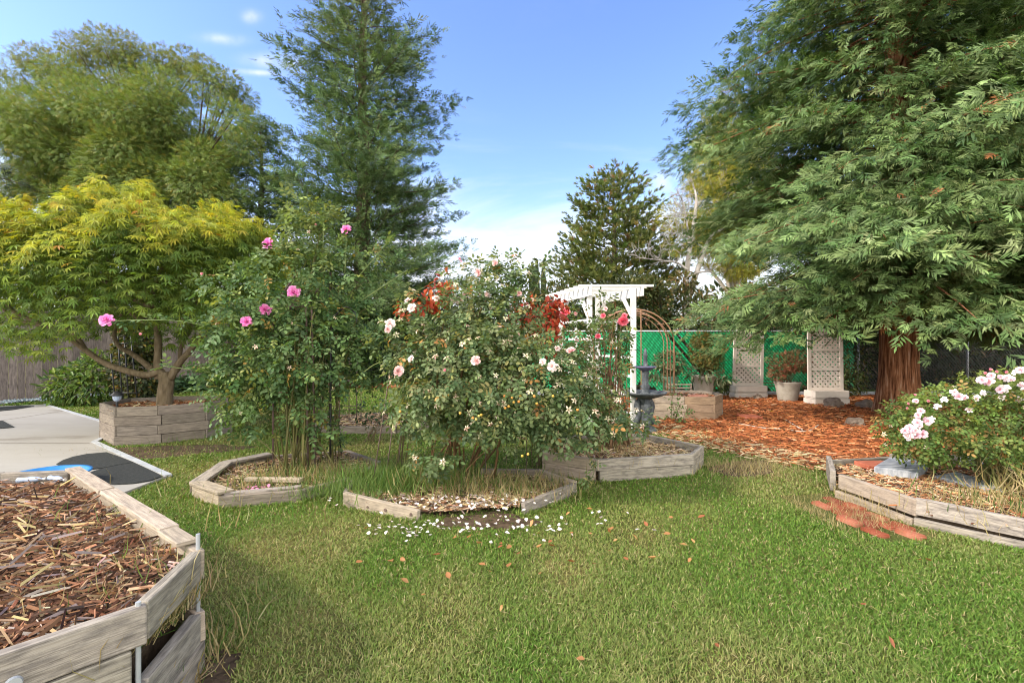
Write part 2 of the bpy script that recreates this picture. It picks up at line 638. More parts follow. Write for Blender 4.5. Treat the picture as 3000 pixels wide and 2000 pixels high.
def wood_mat(name, light, mid, dark, stain=.5):
    """weathered planks: grain along u, blotches, dark cracks"""
    m, nt, b, out = base_mat(name)
    tcn = N(nt, 'ShaderNodeTexCoord')
    mp = N(nt, 'ShaderNodeMapping')
    mp.inputs['Scale'].default_value = (3.6, 150, 1)
    nt.links.new(tcn.outputs['UV'], mp.inputs[0])
    g = N(nt, 'ShaderNodeTexNoise', Scale=1.0, Detail=8, Roughness=.68, Distortion=.6)
    nt.links.new(mp.outputs[0], g.inputs['Vector'])
    rp = N(nt, 'ShaderNodeValToRGB')
    el = rp.color_ramp.elements
    el[0].position, el[0].color = .24, tuple(dark) + (1,)
    el[1].position, el[1].color = .72, tuple(light) + (1,)
    e = el.new(.46)
    e.color = tuple(mid) + (1,)
    nt.links.new(g.outputs[0], rp.inputs[0])
    mp2 = N(nt, 'ShaderNodeMapping')
    mp2.inputs['Scale'].default_value = (5.0, 22, 1)
    nt.links.new(tcn.outputs['UV'], mp2.inputs[0])
    p = N(nt, 'ShaderNodeTexNoise', Scale=1.3, Detail=7, Roughness=.7)
    nt.links.new(mp2.outputs[0], p.inputs['Vector'])
    r2 = N(nt, 'ShaderNodeValToRGB')
    r2.color_ramp.elements[0].position = .36
    r2.color_ramp.elements[0].color = (1 - stain, 1 - stain, 1 - stain * .95, 1)
    r2.color_ramp.elements[1].position = .58
    r2.color_ramp.elements[1].color = (1, 1, 1, 1)
    nt.links.new(p.outputs[0], r2.inputs[0])
    mu = N(nt, 'ShaderNodeMixRGB', blend_type='MULTIPLY')
    mu.inputs[0].default_value = 1
    nt.links.new(rp.outputs[0], mu.inputs[1])
    nt.links.new(r2.outputs[0], mu.inputs[2])
    a = N(nt, 'ShaderNodeAttribute', attribute_name='col')
    mu2 = N(nt, 'ShaderNodeMixRGB', blend_type='MULTIPLY')
    mu2.inputs[0].default_value = 1
    nt.links.new(mu.outputs[0], mu2.inputs[1])
    nt.links.new(a.outputs['Color'], mu2.inputs[2])
    nt.links.new(mu2.outputs[0], b.inputs['Base Color'])
    b.inputs['Roughness'].default_value = .85
    b.inputs['Specular IOR Level'].default_value = .2
    bp = N(nt, 'ShaderNodeBump', Strength=.45, Distance=.01)
    nt.links.new(g.outputs[0], bp.inputs['Height'])
    nt.links.new(bp.outputs[0], b.inputs['Normal'])
    return m


def plain_mat(name, c, rough=.5, spec=.4, metallic=0.0, var=.12, scale=14):
    lo = tuple(max(0, x * (1 - var)) for x in c)
    hi = tuple(min(1, x * (1 + var)) for x in c)
    return noise_mat(name, [lo, hi], scale=scale, rough=rough, spec=spec, bump=.04, metallic=metallic)


def attr_mat(name, rough=.8, spec=.25, bump=0):
    m, nt, b, out = base_mat(name)
    a = N(nt, 'ShaderNodeAttribute', attribute_name='col')
    nt.links.new(a.outputs['Color'], b.inputs['Base Color'])
    b.inputs['Roughness'].default_value = rough
    b.inputs['Specular IOR Level'].default_value = spec
    if bump:
        tcn = N(nt, 'ShaderNodeTexCoord')
        n2 = N(nt, 'ShaderNodeTexNoise', Scale=60, Detail=4)
        nt.links.new(tcn.outputs['Object'], n2.inputs['Vector'])
        bp = N(nt, 'ShaderNodeBump', Strength=bump, Distance=.01)
        nt.links.new(n2.outputs[0], bp.inputs['Height'])
        nt.links.new(bp.outputs[0], b.inputs['Normal'])
    return m


m_grey_wood = wood_mat('weathered_grey_wood', (.46, .42, .365), (.32, .285, .24), (.10, .085, .07), .55)
m_pale_wood = wood_mat('weathered_pale_wood', (.54, .46, .37), (.41, .34, .265), (.17, .13, .10), .38)
m_dark_wood = wood_mat('weathered_dark_wood', (.33, .285, .24), (.23, .195, .16), (.09, .075, .06), .4)
m_brown_wood = wood_mat('weathered_brown_wood', (.46, .33, .22), (.33, .23, .15), (.14, .09, .06), .35)
m_fence_wood = wood_mat('fence_wood', (.27, .225, .20), (.185, .155, .14), (.07, .058, .05), .45)
m_rose_leaf = leaf_mat('rose_leaf', .34, .5, .26)
m_maple_leaf = leaf_mat('maple_leaf', .42, .5, .3, (1.35, 1.15, .35))
m_needle = leaf_mat('needles', .2, .5, .3, (1.1, 1.15, .5))
m_shrub_leaf = leaf_mat('shrub_leaf', .3, .5, .3)
m_grass = leaf_mat('grass_blade', .3, .55, .2, (1.15, 1.1, .5))
m_petal = leaf_mat('petal', .3, .6, .2, (1, .9, .9))
m_cane = attr_mat('rose_cane', .6, .3)
m_chip = attr_mat('bark_chip', .85, .2, .3)
m_bark = noise_mat('redwood_bark', [(.045, .018, .011), (.20, .085, .042), (.33, .155, .08), (.48, .33, .235)], scale=5, detail=9, rough=.95, spec=.08, bump=1.0, stretch=(5.5, 5.5, .42), bump_scale=7, pos=[.34, .47, .56, .70])
m_bark_dark = noise_mat('grey_brown_bark', [(.06, .045, .035), (.15, .115, .085)], scale=7, rough=.95, spec=.1, bump=.6, stretch=(2, 2, .5))
m_bark_maple = noise_mat('maple_bark', [(.085, .065, .04), (.17, .13, .08), (.24, .19, .13)], scale=9, rough=.9, spec=.1, bump=.5, stretch=(2, 2, .7))
m_bark_pale = noise_mat('pale_bark', [(.30, .26, .22), (.58, .53, .47)], scale=5, rough=.9, spec=.1, bump=.4)
m_white = noise_mat('white_paint', [(.60, .59, .57), (.74, .73, .71)], scale=4, rough=.5, spec=.4, bump=.05)
m_lattice = noise_mat('taupe_plastic', [(.62, .545, .48), (.72, .645, .58)], scale=4, rough=.5, spec=.4, bump=.04)
m_pot = noise_mat('grey_pot', [(.28, .25, .20), (.42, .385, .33), (.50, .46, .40)], scale=3.5, rough=.75, spec=.25, bump=.12)
m_greenpot = noise_mat('green_glaze', [(.10, .22, .16), (.17, .33, .25)], scale=5, rough=.35, spec=.5, bump=.05)
m_iron = plain_mat('black_iron', (.02, .02, .022), .45, .5)
m_rust = noise_mat('rusted_rod', [(.09, .06, .05), (.17, .12, .10)], scale=12, rough=.8, spec=.3, bump=.1)
m_copper = noise_mat('copper_pipe', [(.33, .17, .10), (.50, .29, .18)], scale=8, rough=.4, spec=.5, bump=.05, metallic=.25)
m_stone_dark = noise_mat('fountain_stone', [(.035, .042, .05), (.075, .085, .095), (.17, .18, .19)], scale=11, rough=.75, spec=.3, bump=.35)
m_fount_blue = noise_mat('fountain_blue', [(.045, .045, .10), (.10, .10, .19), (.2, .2, .28)], scale=9, rough=.6, spec=.35, bump=.2)
m_slat = attr_mat('green_plastic_slat', .35, .5)
m_galv = plain_mat('galvanised_steel', (.42, .44, .46), .45, .5, .3)
m_rock = noise_mat('brown_rock', [(.10, .075, .06), (.22, .17, .135), (.33, .27, .21)], scale=7, detail=8, rough=.95, spec=.15, bump=.8)
m_slate = noise_mat('grey_slab', [(.12, .135, .16), (.30, .32, .35), (.55, .56, .58)], scale=5, detail=9, rough=.8, spec=.3, bump=.3, stretch=(1, 4, 1))
m_brick = noise_mat('brick', [(.26, .07, .04), (.42, .13, .075), (.52, .22, .15)], scale=8, rough=.92, spec=.15, bump=.3, use_col=True)
m_concrete = noise_mat('concrete', [(.15, .125, .10), (.30, .285, .26), (.345, .33, .305)], scale=.8, detail=9, rough=.85, spec=.2, bump=.1, stretch=(.6, 1.6, 1), bump_scale=40, pos=[.25, .40, .7])  # dark end of the ramp holds stains and painted dappled shade
m_edging = noise_mat('edging', [(.28, .30, .33), (.45, .47, .49)], scale=6, rough=.8, bump=.2)
m_mat_or_shade = noise_mat('black_mat_or_shade', [(.010, .012, .013), (.03, .034, .034), (.07, .07, .06)], scale=26, rough=.8, spec=.3, bump=.9, stretch=(1, 4, 1))
m_blue = plain_mat('blue_plastic', (.03, .20, .52), .35, .5)
m_bottle = plain_mat('clear_bottle', (.36, .43, .56), .12, .7, var=.3, scale=40)
m_gravel = attr_mat('gravel', .9, .2)
m_hip = attr_mat('rose_hip', .45, .4)


# ground material: lawn soil with straw and worn patches
def lawn_mat():
    m, nt, b, out = base_mat('lawn')
    tcn = N(nt, 'ShaderNodeTexCoord')
    n1 = N(nt, 'ShaderNodeTexNoise', Scale=.9, Detail=6, Roughness=.6)
    n2 = N(nt, 'ShaderNodeTexNoise', Scale=45, Detail=6, Roughness=.7)
    for n in (n1, n2):
        nt.links.new(tcn.outputs['Object'], n.inputs['Vector'])
    r1 = N(nt, 'ShaderNodeValToRGB')
    r1.color_ramp.elements[0].position, r1.color_ramp.elements[0].color = .35, (.06, .085, .02, 1)
    r1.color_ramp.elements[1].position, r1.color_ramp.elements[1].color = .66, (.19, .165, .07, 1)
    r2 = N(nt, 'ShaderNodeValToRGB')
    r2.color_ramp.elements[0].position, r2.color_ramp.elements[0].color = .35, (.45, .45, .4, 1)
    r2.color_ramp.elements[1].position, r2.color_ramp.elements[1].color = .7, (1.5, 1.4, 1.2, 1)
    nt.links.new(n1.outputs[0], r1.inputs[0])
    nt.links.new(n2.outputs[0], r2.inputs[0])
    mu = N(nt, 'ShaderNodeMixRGB', blend_type='MULTIPLY')
    mu.inputs[0].default_value = 1
    nt.links.new(r1.outputs[0], mu.inputs[1])
    nt.links.new(r2.outputs[0], mu.inputs[2])
    nt.links.new(mu.outputs[0], b.inputs['Base Color'])
    b.inputs['Roughness'].default_value = .95
    b.inputs['Specular IOR Level'].default_value = .1
    bp = N(nt, 'ShaderNodeBump', Strength=.6, Distance=.02)
    nt.links.new(n2.outputs[0], bp.inputs['Height'])
    nt.links.new(bp.outputs[0], b.inputs['Normal'])
    return m


m_lawn = lawn_mat()
m_soil = noise_mat('dark_soil', [(.035, .025, .017), (.085, .06, .04), (.14, .10, .065)], scale=9, detail=9, rough=.98, spec=.05, bump=.8, bump_scale=30)
m_redmulch = noise_mat('red_mulch_bed', [(.10, .035, .014), (.24, .085, .032), (.33, .13, .055)], scale=16, detail=9, rough=.95, spec=.08, bump=.9, bump_scale=34)

# ------------------------------------------------------------------ plan of the garden (metres, camera at 0,0)
NEAR = [(-1.60, 1.40), (-1.337, 1.709), (-1.429, 2.175), (-3.22, 3.51), (-3.69, 3.44), (-5.5, 2.9), (-5.6, 2.2), (-3.0, .35)]
MAPLEBED = [(-6.33, 7.37), (-5.70, 6.88), (-5.17, 7.02), (-4.74, 7.42), (-4.65, 7.9), (-5.0, 8.25), (-5.8, 8.25), (-6.35, 7.95)]
PINKBED = [(-3.08, 4.62), (-2.61, 4.305), (-1.996, 4.48), (-1.62, 4.95), (-1.55, 5.55), (-2.1, 6.1), (-2.965, 5.82), (-3.25, 5.385)]
ROSEBED = [(-1.53, 4.357), (-.781, 3.992), (.095, 4.158), (.62, 4.6875), (.311, 5.13), (-.335, 5.16), (-1.1, 5.2), (-1.56, 4.85)]
MIDBED = [(.91, 5.1), (2.0, 5.34), (2.28, 5.75), (1.80, 6.5), (1.1, 6.6), (.45, 6.1), (.37, 5.45)]
OCTBED = [(2.77, 9.37), (3.32, 9.13), (3.84, 9.09), (4.22, 9.63), (4.22, 10.0), (3.9, 10.35), (3.1, 10.3), (2.65, 9.9)]
RIGHTBED = [(3.14, 4.62), (3.28, 3.90), (3.75, 3.40), (4.7, 3.0), (5.6, 3.4), (6.0, 4.4), (5.4, 5.4), (4.36, 5.52), (3.55, 5.36)]
PATIO = [(-3.80, 2.2), (-3.79, 5.27), (-6.15, 7.03), (-6.45, 7.7), (-7.0, 8.42), (-10.95, 11.2), (-16, 9.0), (-16, 2.2)]
MULCHAREA = [(1.9, 9.6), (2.2, 8.5), (2.84, 7.24), (3.13, 6.35), (3.5, 5.75), (4.4, 5.75), (6, 5.6), (16, 5.4), (18, 13.6), (1.2, 13.5)]
BRICKAREA = [(3.12, 4.72), (3.28, 3.66), (2.82, 3.55), (2.62, 4.0), (2.56, 4.62)]
BEDS = [NEAR, MAPLEBED, PINKBED, ROSEBED, MIDBED, OCTBED, RIGHTBED]


def shrink(pg, k):
    p = np.array(pg, float)
    c = p.mean(0)
    d = p - c
    return c + d * (1 - k / np.linalg.norm(d, axis=1, keepdims=True))


# ------------------------------------------------------------------ ground sheets
g = MB()
gx = np.concatenate((np.linspace(-300, -12, 8), np.linspace(-10, 14, 25), np.linspace(18, 300, 8)))
gy = np.concatenate((np.linspace(-60, -4, 4), np.linspace(-2, 18, 21), np.linspace(22, 500, 10)))
V = [(x, y, 0) for y in gy for x in gx]
nx = len(gx)
Fc = [[j * nx + i, j * nx + i + 1, (j + 1) * nx + i + 1, (j + 1) * nx + i] for j in range(len(gy) - 1) for i in range(nx - 1)]
g.add(V, Fc)
tag(g.build('lawn_ground', m_lawn), kind='structure')

g = MB()
poly(g, PATIO, .028, thick=.06)
tag(g.build('patio', m_concrete), kind='structure')
g = MB()
for (xa, ya, xb, yb) in ((-16, 6.9, -6.1, 6.9), (-9.5, 3.0, -9.5, 10.1)):
    w_ = nrm(np.array((yb - ya, xa - xb))) * .007
    poly(g, [(xa + w_[0], ya + w_[1]), (xb + w_[0], yb + w_[1]), (xb - w_[0], yb - w_[1]), (xa - w_[0], ya - w_[1])], .032)
tag(g.build('patio_joints', m_soil), kind='structure')
g = MB()
ed = np.array(PATIO)
for i in range(1, 5):
    board(g, (*ed[i], -.02), (*ed[i + 1], -.02), .055, .07, jit=.002)
tag(g.build('patio_edging', m_edging), kind='structure')
g = MB()
poly(g, MULCHAREA, .006)
tag(g.build('mulch_ground', m_redmulch), kind='structure')
# strip of mulch under the far hedge and worn soil around the beds
g = MB()
poly(g, [(-12, 15.2), (1.5, 15.4), (1.5, 18), (-12, 18)], .005)
tag(g.build('hedge_soil', m_redmulch), kind='structure')


def blob(c, rx, ry, n=22, rough=.22, rot=0.0):
    ph = random.uniform(0, 6)
    out = []
    for i in range(n):
        a = 2 * math.pi * i / n
        k = 1 + rough * (math.sin(3 * a + ph) * .5 + math.sin(5 * a + ph * 2) * .35 + random.uniform(-.4, .4))
        x, y = rx * k * math.cos(a), ry * k * math.sin(a)
        out.append((c[0] + x * math.cos(rot) - y * math.sin(rot), c[1] + x * math.sin(rot) + y * math.cos(rot)))
    return out


g = MB()
SOILS = [blob((-4.75, 6.5), 1.0, .42, rot=.2), blob((2.75, 5.65), .5, .28, rot=.6), blob((-1.35, 2.0), .12, .35), blob((-6.9, 8.3), .5, .5), blob((-.2, 3.98), .42, .16)]
for k, s_ in enumerate(SOILS):
    poly(g, s_, .004 + .0006 * k)
tag(g.build('bare_soil', m_soil), kind='structure')


# ------------------------------------------------------------------ raised beds
def raised_bed(label, pg, sides, mat, z_base=0.0, course=.14, n=4, thick=.042, group=None, tooth=.022, skip=(), bevel=.006, mats=None, omit={}):
    """an octagonal bed: each side a panel of stacked planks whose ends interlock at the corners"""
    pg = np.array(pg, float)
    k = len(pg)
    area = sum(pg[i][0] * pg[(i + 1) % k][1] - pg[(i + 1) % k][0] * pg[i][1] for i in range(k))
    root = thing('raised_bed', label, 'raised bed', (*pg.mean(0), 0), group)
    for i in range(k):
        if i in skip:
            continue
        a, b = pg[i], pg[(i + 1) % k]
        x = (b - a) / np.linalg.norm(b - a)
        mb = MB()
        for r in range(n):
            if r in omit.get(i, ()):
                continue
            s = 1 if (r + i) % 2 else -1
            e0 = -tooth * s
            e1 = tooth * s if (k % 2 == 0 or i != k - 1) else -tooth * s
            z = z_base + r * course
            board(mb, (*(a + x * e0), z), (*(b + x * (tooth if (r + i) % 2 else -tooth)), z), course - .004, thick + random.uniform(-.002, .003), jit=.0022)
        mb.build('side_panel', (mats or {}).get(i, mat), root, bevel=bevel)
    return root


def bed_fill(name, label, pg, z, palette, n, size, asp, mat, bump=.03, inset=.05, w=None, dens_in=None, thick=.25, zmin=None):
    """loose mulch: a lumpy bed surface and single chips lying on it"""
    pg2 = shrink(pg, inset)
    mb = MB()
    c = pg2.mean(0)
    rings, segs = 14, len(pg2) * 6
    edge = []
    for i in range(len(pg2)):
        for t in np.arange(6) / 6:
            edge.append(pg2[i] * (1 - t) + pg2[(i + 1) % len(pg2)] * t)
    edge = np.array(edge)
    hz = lambda p: z + bump * (mnoise.noise((p[0] * 3.1, p[1] * 3.1, 1.7)) + .5 * mnoise.noise((p[0] * 9, p[1] * 9, 4.7)))
    V = [(*c, hz(c))]
    for r in range(1, rings + 1):
        for e in edge:
            p = c + (e - c) * r / rings
            V.append((*p, hz(p)))
    m = len(edge)
    Fs = [[0, 1 + k, 1 + (k + 1) % m] for k in range(m)]
    for r in range(rings - 1):
        for k in range(m):
            k2 = (k + 1) % m
            Fs.append([1 + r * m + k, 1 + (r + 1) * m + k, 1 + (r + 1) * m + k2, 1 + r * m + k2])
    mb.add(V, Fs, m=0)
    poly(mb, shrink(pg, inset + .03), z - bump * 1.6, thick=max(.02, z - bump * 1.6), m=0)
    pts = rand_in(pg2, n)
    zz = np.array([hz(p) for p in pts])
    a = rng.uniform(0, 2 * np.pi, n)
    ax = np.column_stack([np.cos(a), np.sin(a), rng.normal(.03, .16, n)])
    nm = np.column_stack([rng.normal(0, .35, (n, 2)), np.ones(n)])
    sz = rng.uniform(size[0], size[1], n) * np.where(rng.random(n) < .12, 1.5, 1)
    scatter(mb, CHIP, np.column_stack([pts, zz + rng.uniform(.0, .018, n)]), ax, nm, sz, pick(palette, n, w=w, jit=.22), m=1, wid=1.0)
    return mb


def chip_wid(a):
    v = CHIP[0].copy()
    v[:, 1] *= a
    v[:, 2] *= a * .7
    return (v, CHIP[1])


CHIP0 = CHIP
CHIP = chip_wid(.17)
DARKCHIPS = [(.055, .03, .02), (.12, .06, .035), (.20, .095, .05), (.29, .15, .08), (.40, .26, .16), (.46, .36, .27), (.25, .20, .18)]
REDCHIPS = [(.12, .045, .02), (.24, .085, .032), (.34, .125, .05), (.42, .17, .07), (.5, .26, .13)]
STRAW = [(.42, .33, .18), (.52, .42, .25), (.34, .25, .13), (.25, .17, .09)]

near_bed = raised_bed('large grey octagonal raised bed full of brown bark in the near corner beside the lawn', NEAR, None, m_grey_wood, course=.14, n=4, thick=.045, mats={2: m_pale_wood}, omit={1: (2,)})
# capping boards laid along the sunlit far side, and the metal pins in two corners
a, b = np.array(NEAR[2]), np.array(NEAR[3])
ab = b - a
for (t0, t1, off) in ((.03, .14, 0.0), (.145, .60, -.012), (.61, .985, -.008)):
    mb = MB()
    p, q = a + ab * t0, a + ab * t1
    nrm2 = nrm(np.array((-ab[1], ab[0])))
    board(mb, (*(p + nrm2 * (.02 + off)), .562), (*(q + nrm2 * (.02 + off)), .562), .022, .085, jit=.003)
    mb.build('cap_board', m_pale_wood, near_bed, bevel=.004)
for p, z1 in ((NEAR[2], .625), (NEAR[1], .57)):
    mb = MB()
    tube(mb, [(p[0], p[1], 0), (p[0], p[1], z1)], .009, 8)
    mb.build('corner_pin', m_galv, near_bed)
mb = MB()
c_ = np.array((-1.52, 1.455, .47))
d_ = nrm(np.array((.263, .309, 0)))
n_ = np.array((d_[1], -d_[0], 0))
tube(mb, [c_ + n_ * .022, c_ + n_ * .032], [.022, .019], 16)
mb.build('bolt_head', m_galv, near_bed)
mb = bed_fill('mulch', '', NEAR, .475, DARKCHIPS, 26000, (.025, .075), 1, m_chip, bump=.04, inset=.075, w=[4, 5, 6, 5, 2.2, .35, 1.0])
n_ = 9000
q_ = rand_in(shrink(NEAR, .09), n_)
a_ = rng.uniform(0, 6.28, n_)
scatter(mb, CHIP, np.column_stack([q_, .48 + rng.uniform(-.02, .045, n_)]), np.column_stack([np.cos(a_), np.sin(a_), rng.normal(0, .25, n_)]), np.column_stack([rng.normal(0, .4, (n_, 2)), np.ones(n_)]), rng.uniform(.04, .12, n_), pick(DARKCHIPS[:5] + DARKCHIPS[6:] + STRAW[2:3], n_, jit=.25), m=1, wid=.42)
tag(mb.build('bark_mulch', [m_soil, m_chip]), 'coarse brown bark chips filling the near raised bed', 'mulch', kind='stuff')

maple_bed = raised_bed('tall dark octagonal planter holding the maple trunk', MAPLEBED, None, m_dark_wood, course=.14, n=4, thick=.045, mats={0: m_dark_wood, 7: m_dark_wood})
mb = bed_fill('', '', MAPLEBED, .48, REDCHIPS + STRAW[:2], 1500, (.04, .09), 1, m_chip, bump=.03)
tag(mb.build('planter_mulch', [m_redmulch, m_chip]), 'reddish bark chips around the maple trunk', 'mulch', kind='stuff')

pink_bed = raised_bed('low octagonal bed with flat cap boards under the hot pink rose bush', PINKBED, None, m_dark_wood, course=.115, n=1, thick=.05, mats={0: m_pale_wood, 1: m_dark_wood})
P = np.array(PINKBED)
for i, w_, mm in ((0, .14, m_pale_wood), (6, .12, m_grey_wood), (7, .14, m_grey_wood)):
    a, b = P[i], P[(i + 1) % len(P)]
    inn = nrm(P.mean(0) - (a + b) / 2)
    mb = MB()
    board(mb, (*(a + inn * .03), .122), (*(b + inn * .03), .122), .026, w_, jit=.003)
    mb.build('cap_board', mm, pink_bed, bevel=.004)
a, b = P[1], P[2]
inn = nrm(P.mean(0) - (a + b) / 2)
mb = MB()
board(mb, (*(a + inn * .05), .105), (*(b + inn * .06), .112), .02, .07, jit=.003)
mb.build('cap_board', m_grey_wood, pink_bed, bevel=.004)
mb = bed_fill('', '', PINKBED, .075, DARKCHIPS + STRAW, 2600, (.03, .08), 1, m_chip, bump=.02)
tag(mb.build('bed_mulch', [m_soil, m_chip]), 'brown chips and dry stalks in the low pink rose bed', 'mulch', kind='stuff')
mb = MB()
board(mb, (*gr(720, 1408, .10)[:2], .10), (*gr(884, 1413, .10)[:2], .105), .035, .07, jit=.004)
tag(mb.build('loose_board', m_pale_wood, bevel=.004), 'loose grey board lying inside the low bed by pink petals', 'board')

# low bed around the pale rose: only some of its boards are left
root = thing('raised_bed', 'low single board bed with pale petals spilling through its open front', 'raised bed', (-.4, 4.7, 0))
for (p, q, z0, z1, h, mm) in (((-1.53, 4.357), (-.781, 3.992), .0, -.035, .13, m_pale_wood), ((.095, 4.158), (.62, 4.6875), -.02, .0, .12, m_grey_wood),
                              ((.62, 4.6875), (.311, 5.13), .0, .0, .13, m_pale_wood), ((.311, 5.13), (-.335, 5.16), .0, .0, .13, m_dark_wood),
                              ((-1.53, 4.38), (-1.6, 4.85), 0, 0, .12, m_dark_wood)):
    mb = MB()
    board(mb, (*p, z0), (*q, z1), h, .045, jit=.003)
    mb.build('side_board', mm, root, bevel=.006)
a, b = np.array((-1.53, 4.357)), np.array((-.781, 3.992))
x_ = nrm(b - a)
n_ = np.array((x_[1], -x_[0]))
for t, zz in ((.36, .045), (.60, .05), (.93, .055)):
    p = a + (b - a) * t + n_ * .021
    mb = MB()
    tube(mb, [(*p, zz), (*(p + n_ * .008), zz)], .014 if t > .5 else .009, 12)
    mb.build('bolt_head', m_rust, root)
mb = bed_fill('', '', ROSEBED, .055, DARKCHIPS + STRAW, 3400, (.03, .085), 1, m_chip, bump=.025)
tag(mb.build('rose_bed_mulch', [m_soil, m_chip]), 'brown chips and straw under the pale rose bush', 'mulch', kind='stuff')

mid_bed = raised_bed('two board bed of dry soil standing before the stone fountain', MIDBED, None, m_grey_wood, course=.125, n=2, thick=.045, mats={6: m_pale_wood, 1: m_grey_wood, 5: m_pale_wood})
mb = bed_fill('', '', MIDBED, .17, DARKCHIPS + STRAW * 2, 3000, (.03, .08), 1, m_chip, bump=.04)
tag(mb.build('dry_mulch', [m_soil, m_chip]), 'dry chips and stalks in the bed before the fountain', 'mulch', kind='stuff')

oct_bed = raised_bed('pale octagonal planter behind the fountain with a copper arch over it', OCTBED, None, m_pale_wood, course=.15, n=3, thick=.045, mats={1: m_brown_wood, 2: m_brown_wood, 3: m_dark_wood})
mb = bed_fill('', '', OCTBED, .38, REDCHIPS + DARKCHIPS, 900, (.04, .09), 1, m_chip, bump=.02)
tag(mb.build('oct_mulch', [m_soil, m_chip]), 'dark soil and chips in the planter behind the fountain', 'mulch', kind='stuff')
mb = MB()
lathe(mb, [(.0, .38), (.17, .38), (.20, .41), (.18, .42), (.05, .415)], (3.75, 9.62, 0), 24, c=(1.25, 1.7, 1.9))
tag(mb.build('stone_disc', m_brick, smooth=True), 'round pinkish saucer lying on the soil of the planter behind the fountain', 'saucer')

back_bed = raised_bed('low weathered bed of dry soil on the back lawn between the two big rose bushes', [(-3.5, 8.15), (-2.9, 7.75), (-1.9, 7.75), (-1.35, 8.2), (-1.4, 8.8), (-2.0, 9.2), (-2.9, 9.2), (-3.45, 8.8)], None, m_dark_wood, course=.13, n=1, thick=.045)
mb = bed_fill('', '', [(-3.5, 8.15), (-2.9, 7.75), (-1.9, 7.75), (-1.35, 8.2), (-1.4, 8.8), (-2.0, 9.2), (-2.9, 9.2), (-3.45, 8.8)], .11, DARKCHIPS + STRAW * 2, 1500, (.04, .09), 1, m_chip, bump=.03)
tag(mb.build('back_mulch', [m_soil, m_chip]), 'dry soil and stalks in the low bed on the back lawn', 'mulch', kind='stuff')

# right bed: a long upper plank over a lower one with a gap
root = thing('raised_bed', 'grey plank bed with a gap between its boards beside the brick paving', 'raised bed', (4.4, 4.3, 0))
RB = np.array(RIGHTBED)
for i in range(len(RB)):
    a, b = RB[i], RB[(i + 1) % len(RB)]
    mm = m_grey_wood if i not in (0,) else m_pale_wood
    mb = MB()
    if i in (7,):
        board(mb, (*a, 0), (*b, 0), .17, .045)
    elif i == 8:
        board(mb, (*a, .02), (*(b + (0.02, .08)), .03), .20, .05)
    else:
        t = .02 if i % 2 else .0
        inn = nrm(RB.mean(0) - (a + b) / 2) * .035
        board(mb, (*(a + inn), .085 + t * .2), (*(b + inn), .075), .135, .05, jit=.004)
        board(mb, (*a, -.02), (*b, -.03), .085, .05, jit=.004)
    mb.build('side_panel', mm, root, bevel=.007)
mb = bed_fill('', '', RIGHTBED, .12, REDCHIPS + STRAW + [(.5, .33, .2), (.62, .45, .32)], 6500, (.03, .08), 1, m_chip, bump=.03)
tag(mb.build('leafy_mulch', [m_soil, m_chip]), 'orange chips and dry leaves under the pink floribunda', 'mulch', kind='stuff')


def slab(pts, z0, z1, label, mat=m_slate):
    mb = MB()
    p = [(q[0], q[1], z1 + random.uniform(-.01, .01)) for q in pts]
    poly(mb, p, thick=z1 - z0)
    return tag(mb.build('stone_slab', mat, bevel=.012), label, 'slab')


slab([gr(2560, 1374, .16), (gr(2690, 1392, .16)), gr(2718, 1368, .16), gr(2690, 1352, .16), gr(2605, 1346, .16)], .10, .185, 'weathered silvery slab at the open left end of the pink rose bed')
slab([gr(2735, 1395, .14), gr(2850, 1425, .14), gr(2940, 1440, .14), gr(2930, 1418, .14), gr(2800, 1385, .14)], .09, .15, 'dark grey slab lying flat below the pink floribunda')
slab([gr(2810, 1348, .16), gr(2890, 1370, .16), gr(2900, 1345, .16), gr(2850, 1330, .16)], .09, .2, 'grey slab half hidden under the pink floribunda leaves')

# bricks laid in the lawn before the right bed
ux = nrm(np.array((.14, -.72)))
uy = np.array((-ux[1], ux[0])) * -1
o = np.array((3.06, 4.62))
brick_meshes = []
for t_ in ((.5, .45, .45), (.75, .7, .65), (.85, .95, .95), (.62, .55, .5)):
    bm = bmesh.new()
    bmesh.ops.create_cube(bm, size=1)
    bmesh.ops.scale(bm, vec=(.185, .085, .06), verts=bm.verts)
    bmesh.ops.bevel(bm, geom=bm.edges[:], offset=.008, segments=2, affect='EDGES')
    me = bpy.data.meshes.new('paving_brick')
    bm.to_mesh(me)
    bm.free()
    ca = me.color_attributes.new('col', 'FLOAT_COLOR', 'POINT')
    for d in ca.data:
        d.color = (*t_, 1)
    me.materials.append(m_brick)
    brick_meshes.append(me)
for r in range(4):
    for s in range(4):
        p = o + ux * (.11 + s * .216 + (.1 if r % 2 else 0) + .06 * r) + uy * (.055 + r * .112) + rng.normal(0, .006, 2)
        if (r == 3 and s in (0, 3)) or (r == 2 and s == 3):
            continue
        ob = bpy.data.objects.new('paving_brick', brick_meshes[(r * 3 + s) % 4])
        col.objects.link(ob)
        ob.location = (p[0], p[1], -.004 + random.uniform(-.010, .012))
        ob.rotation_euler = (random.uniform(-.05, .05), random.uniform(-.05, .05), math.atan2(ux[1], ux[0]) + random.uniform(-.07, .07))
        tag(ob, 'worn red paving brick half sunk in the lawn before the right bed', 'brick', 'paving bricks beside the right bed')
mb = MB()
for (px, py) in ((2640, 1338), (2700, 1340), (2480, 1352)):
    pass
mb = MB()
box(mb, (3.98, 5.22, .15), (.34, .22, .05))
tag(mb.build('edge_brick', m_brick, bevel=.008), 'faded red brick at the back corner of the right bed', 'brick')
mb = MB()
box(mb, (4.62, 9.3, .03), (.35, .35, .06))
tag(mb.build('stepping_stone', m_brick, bevel=.01), 'flat reddish stepping stone beside the octagonal planter', 'stepping stone')

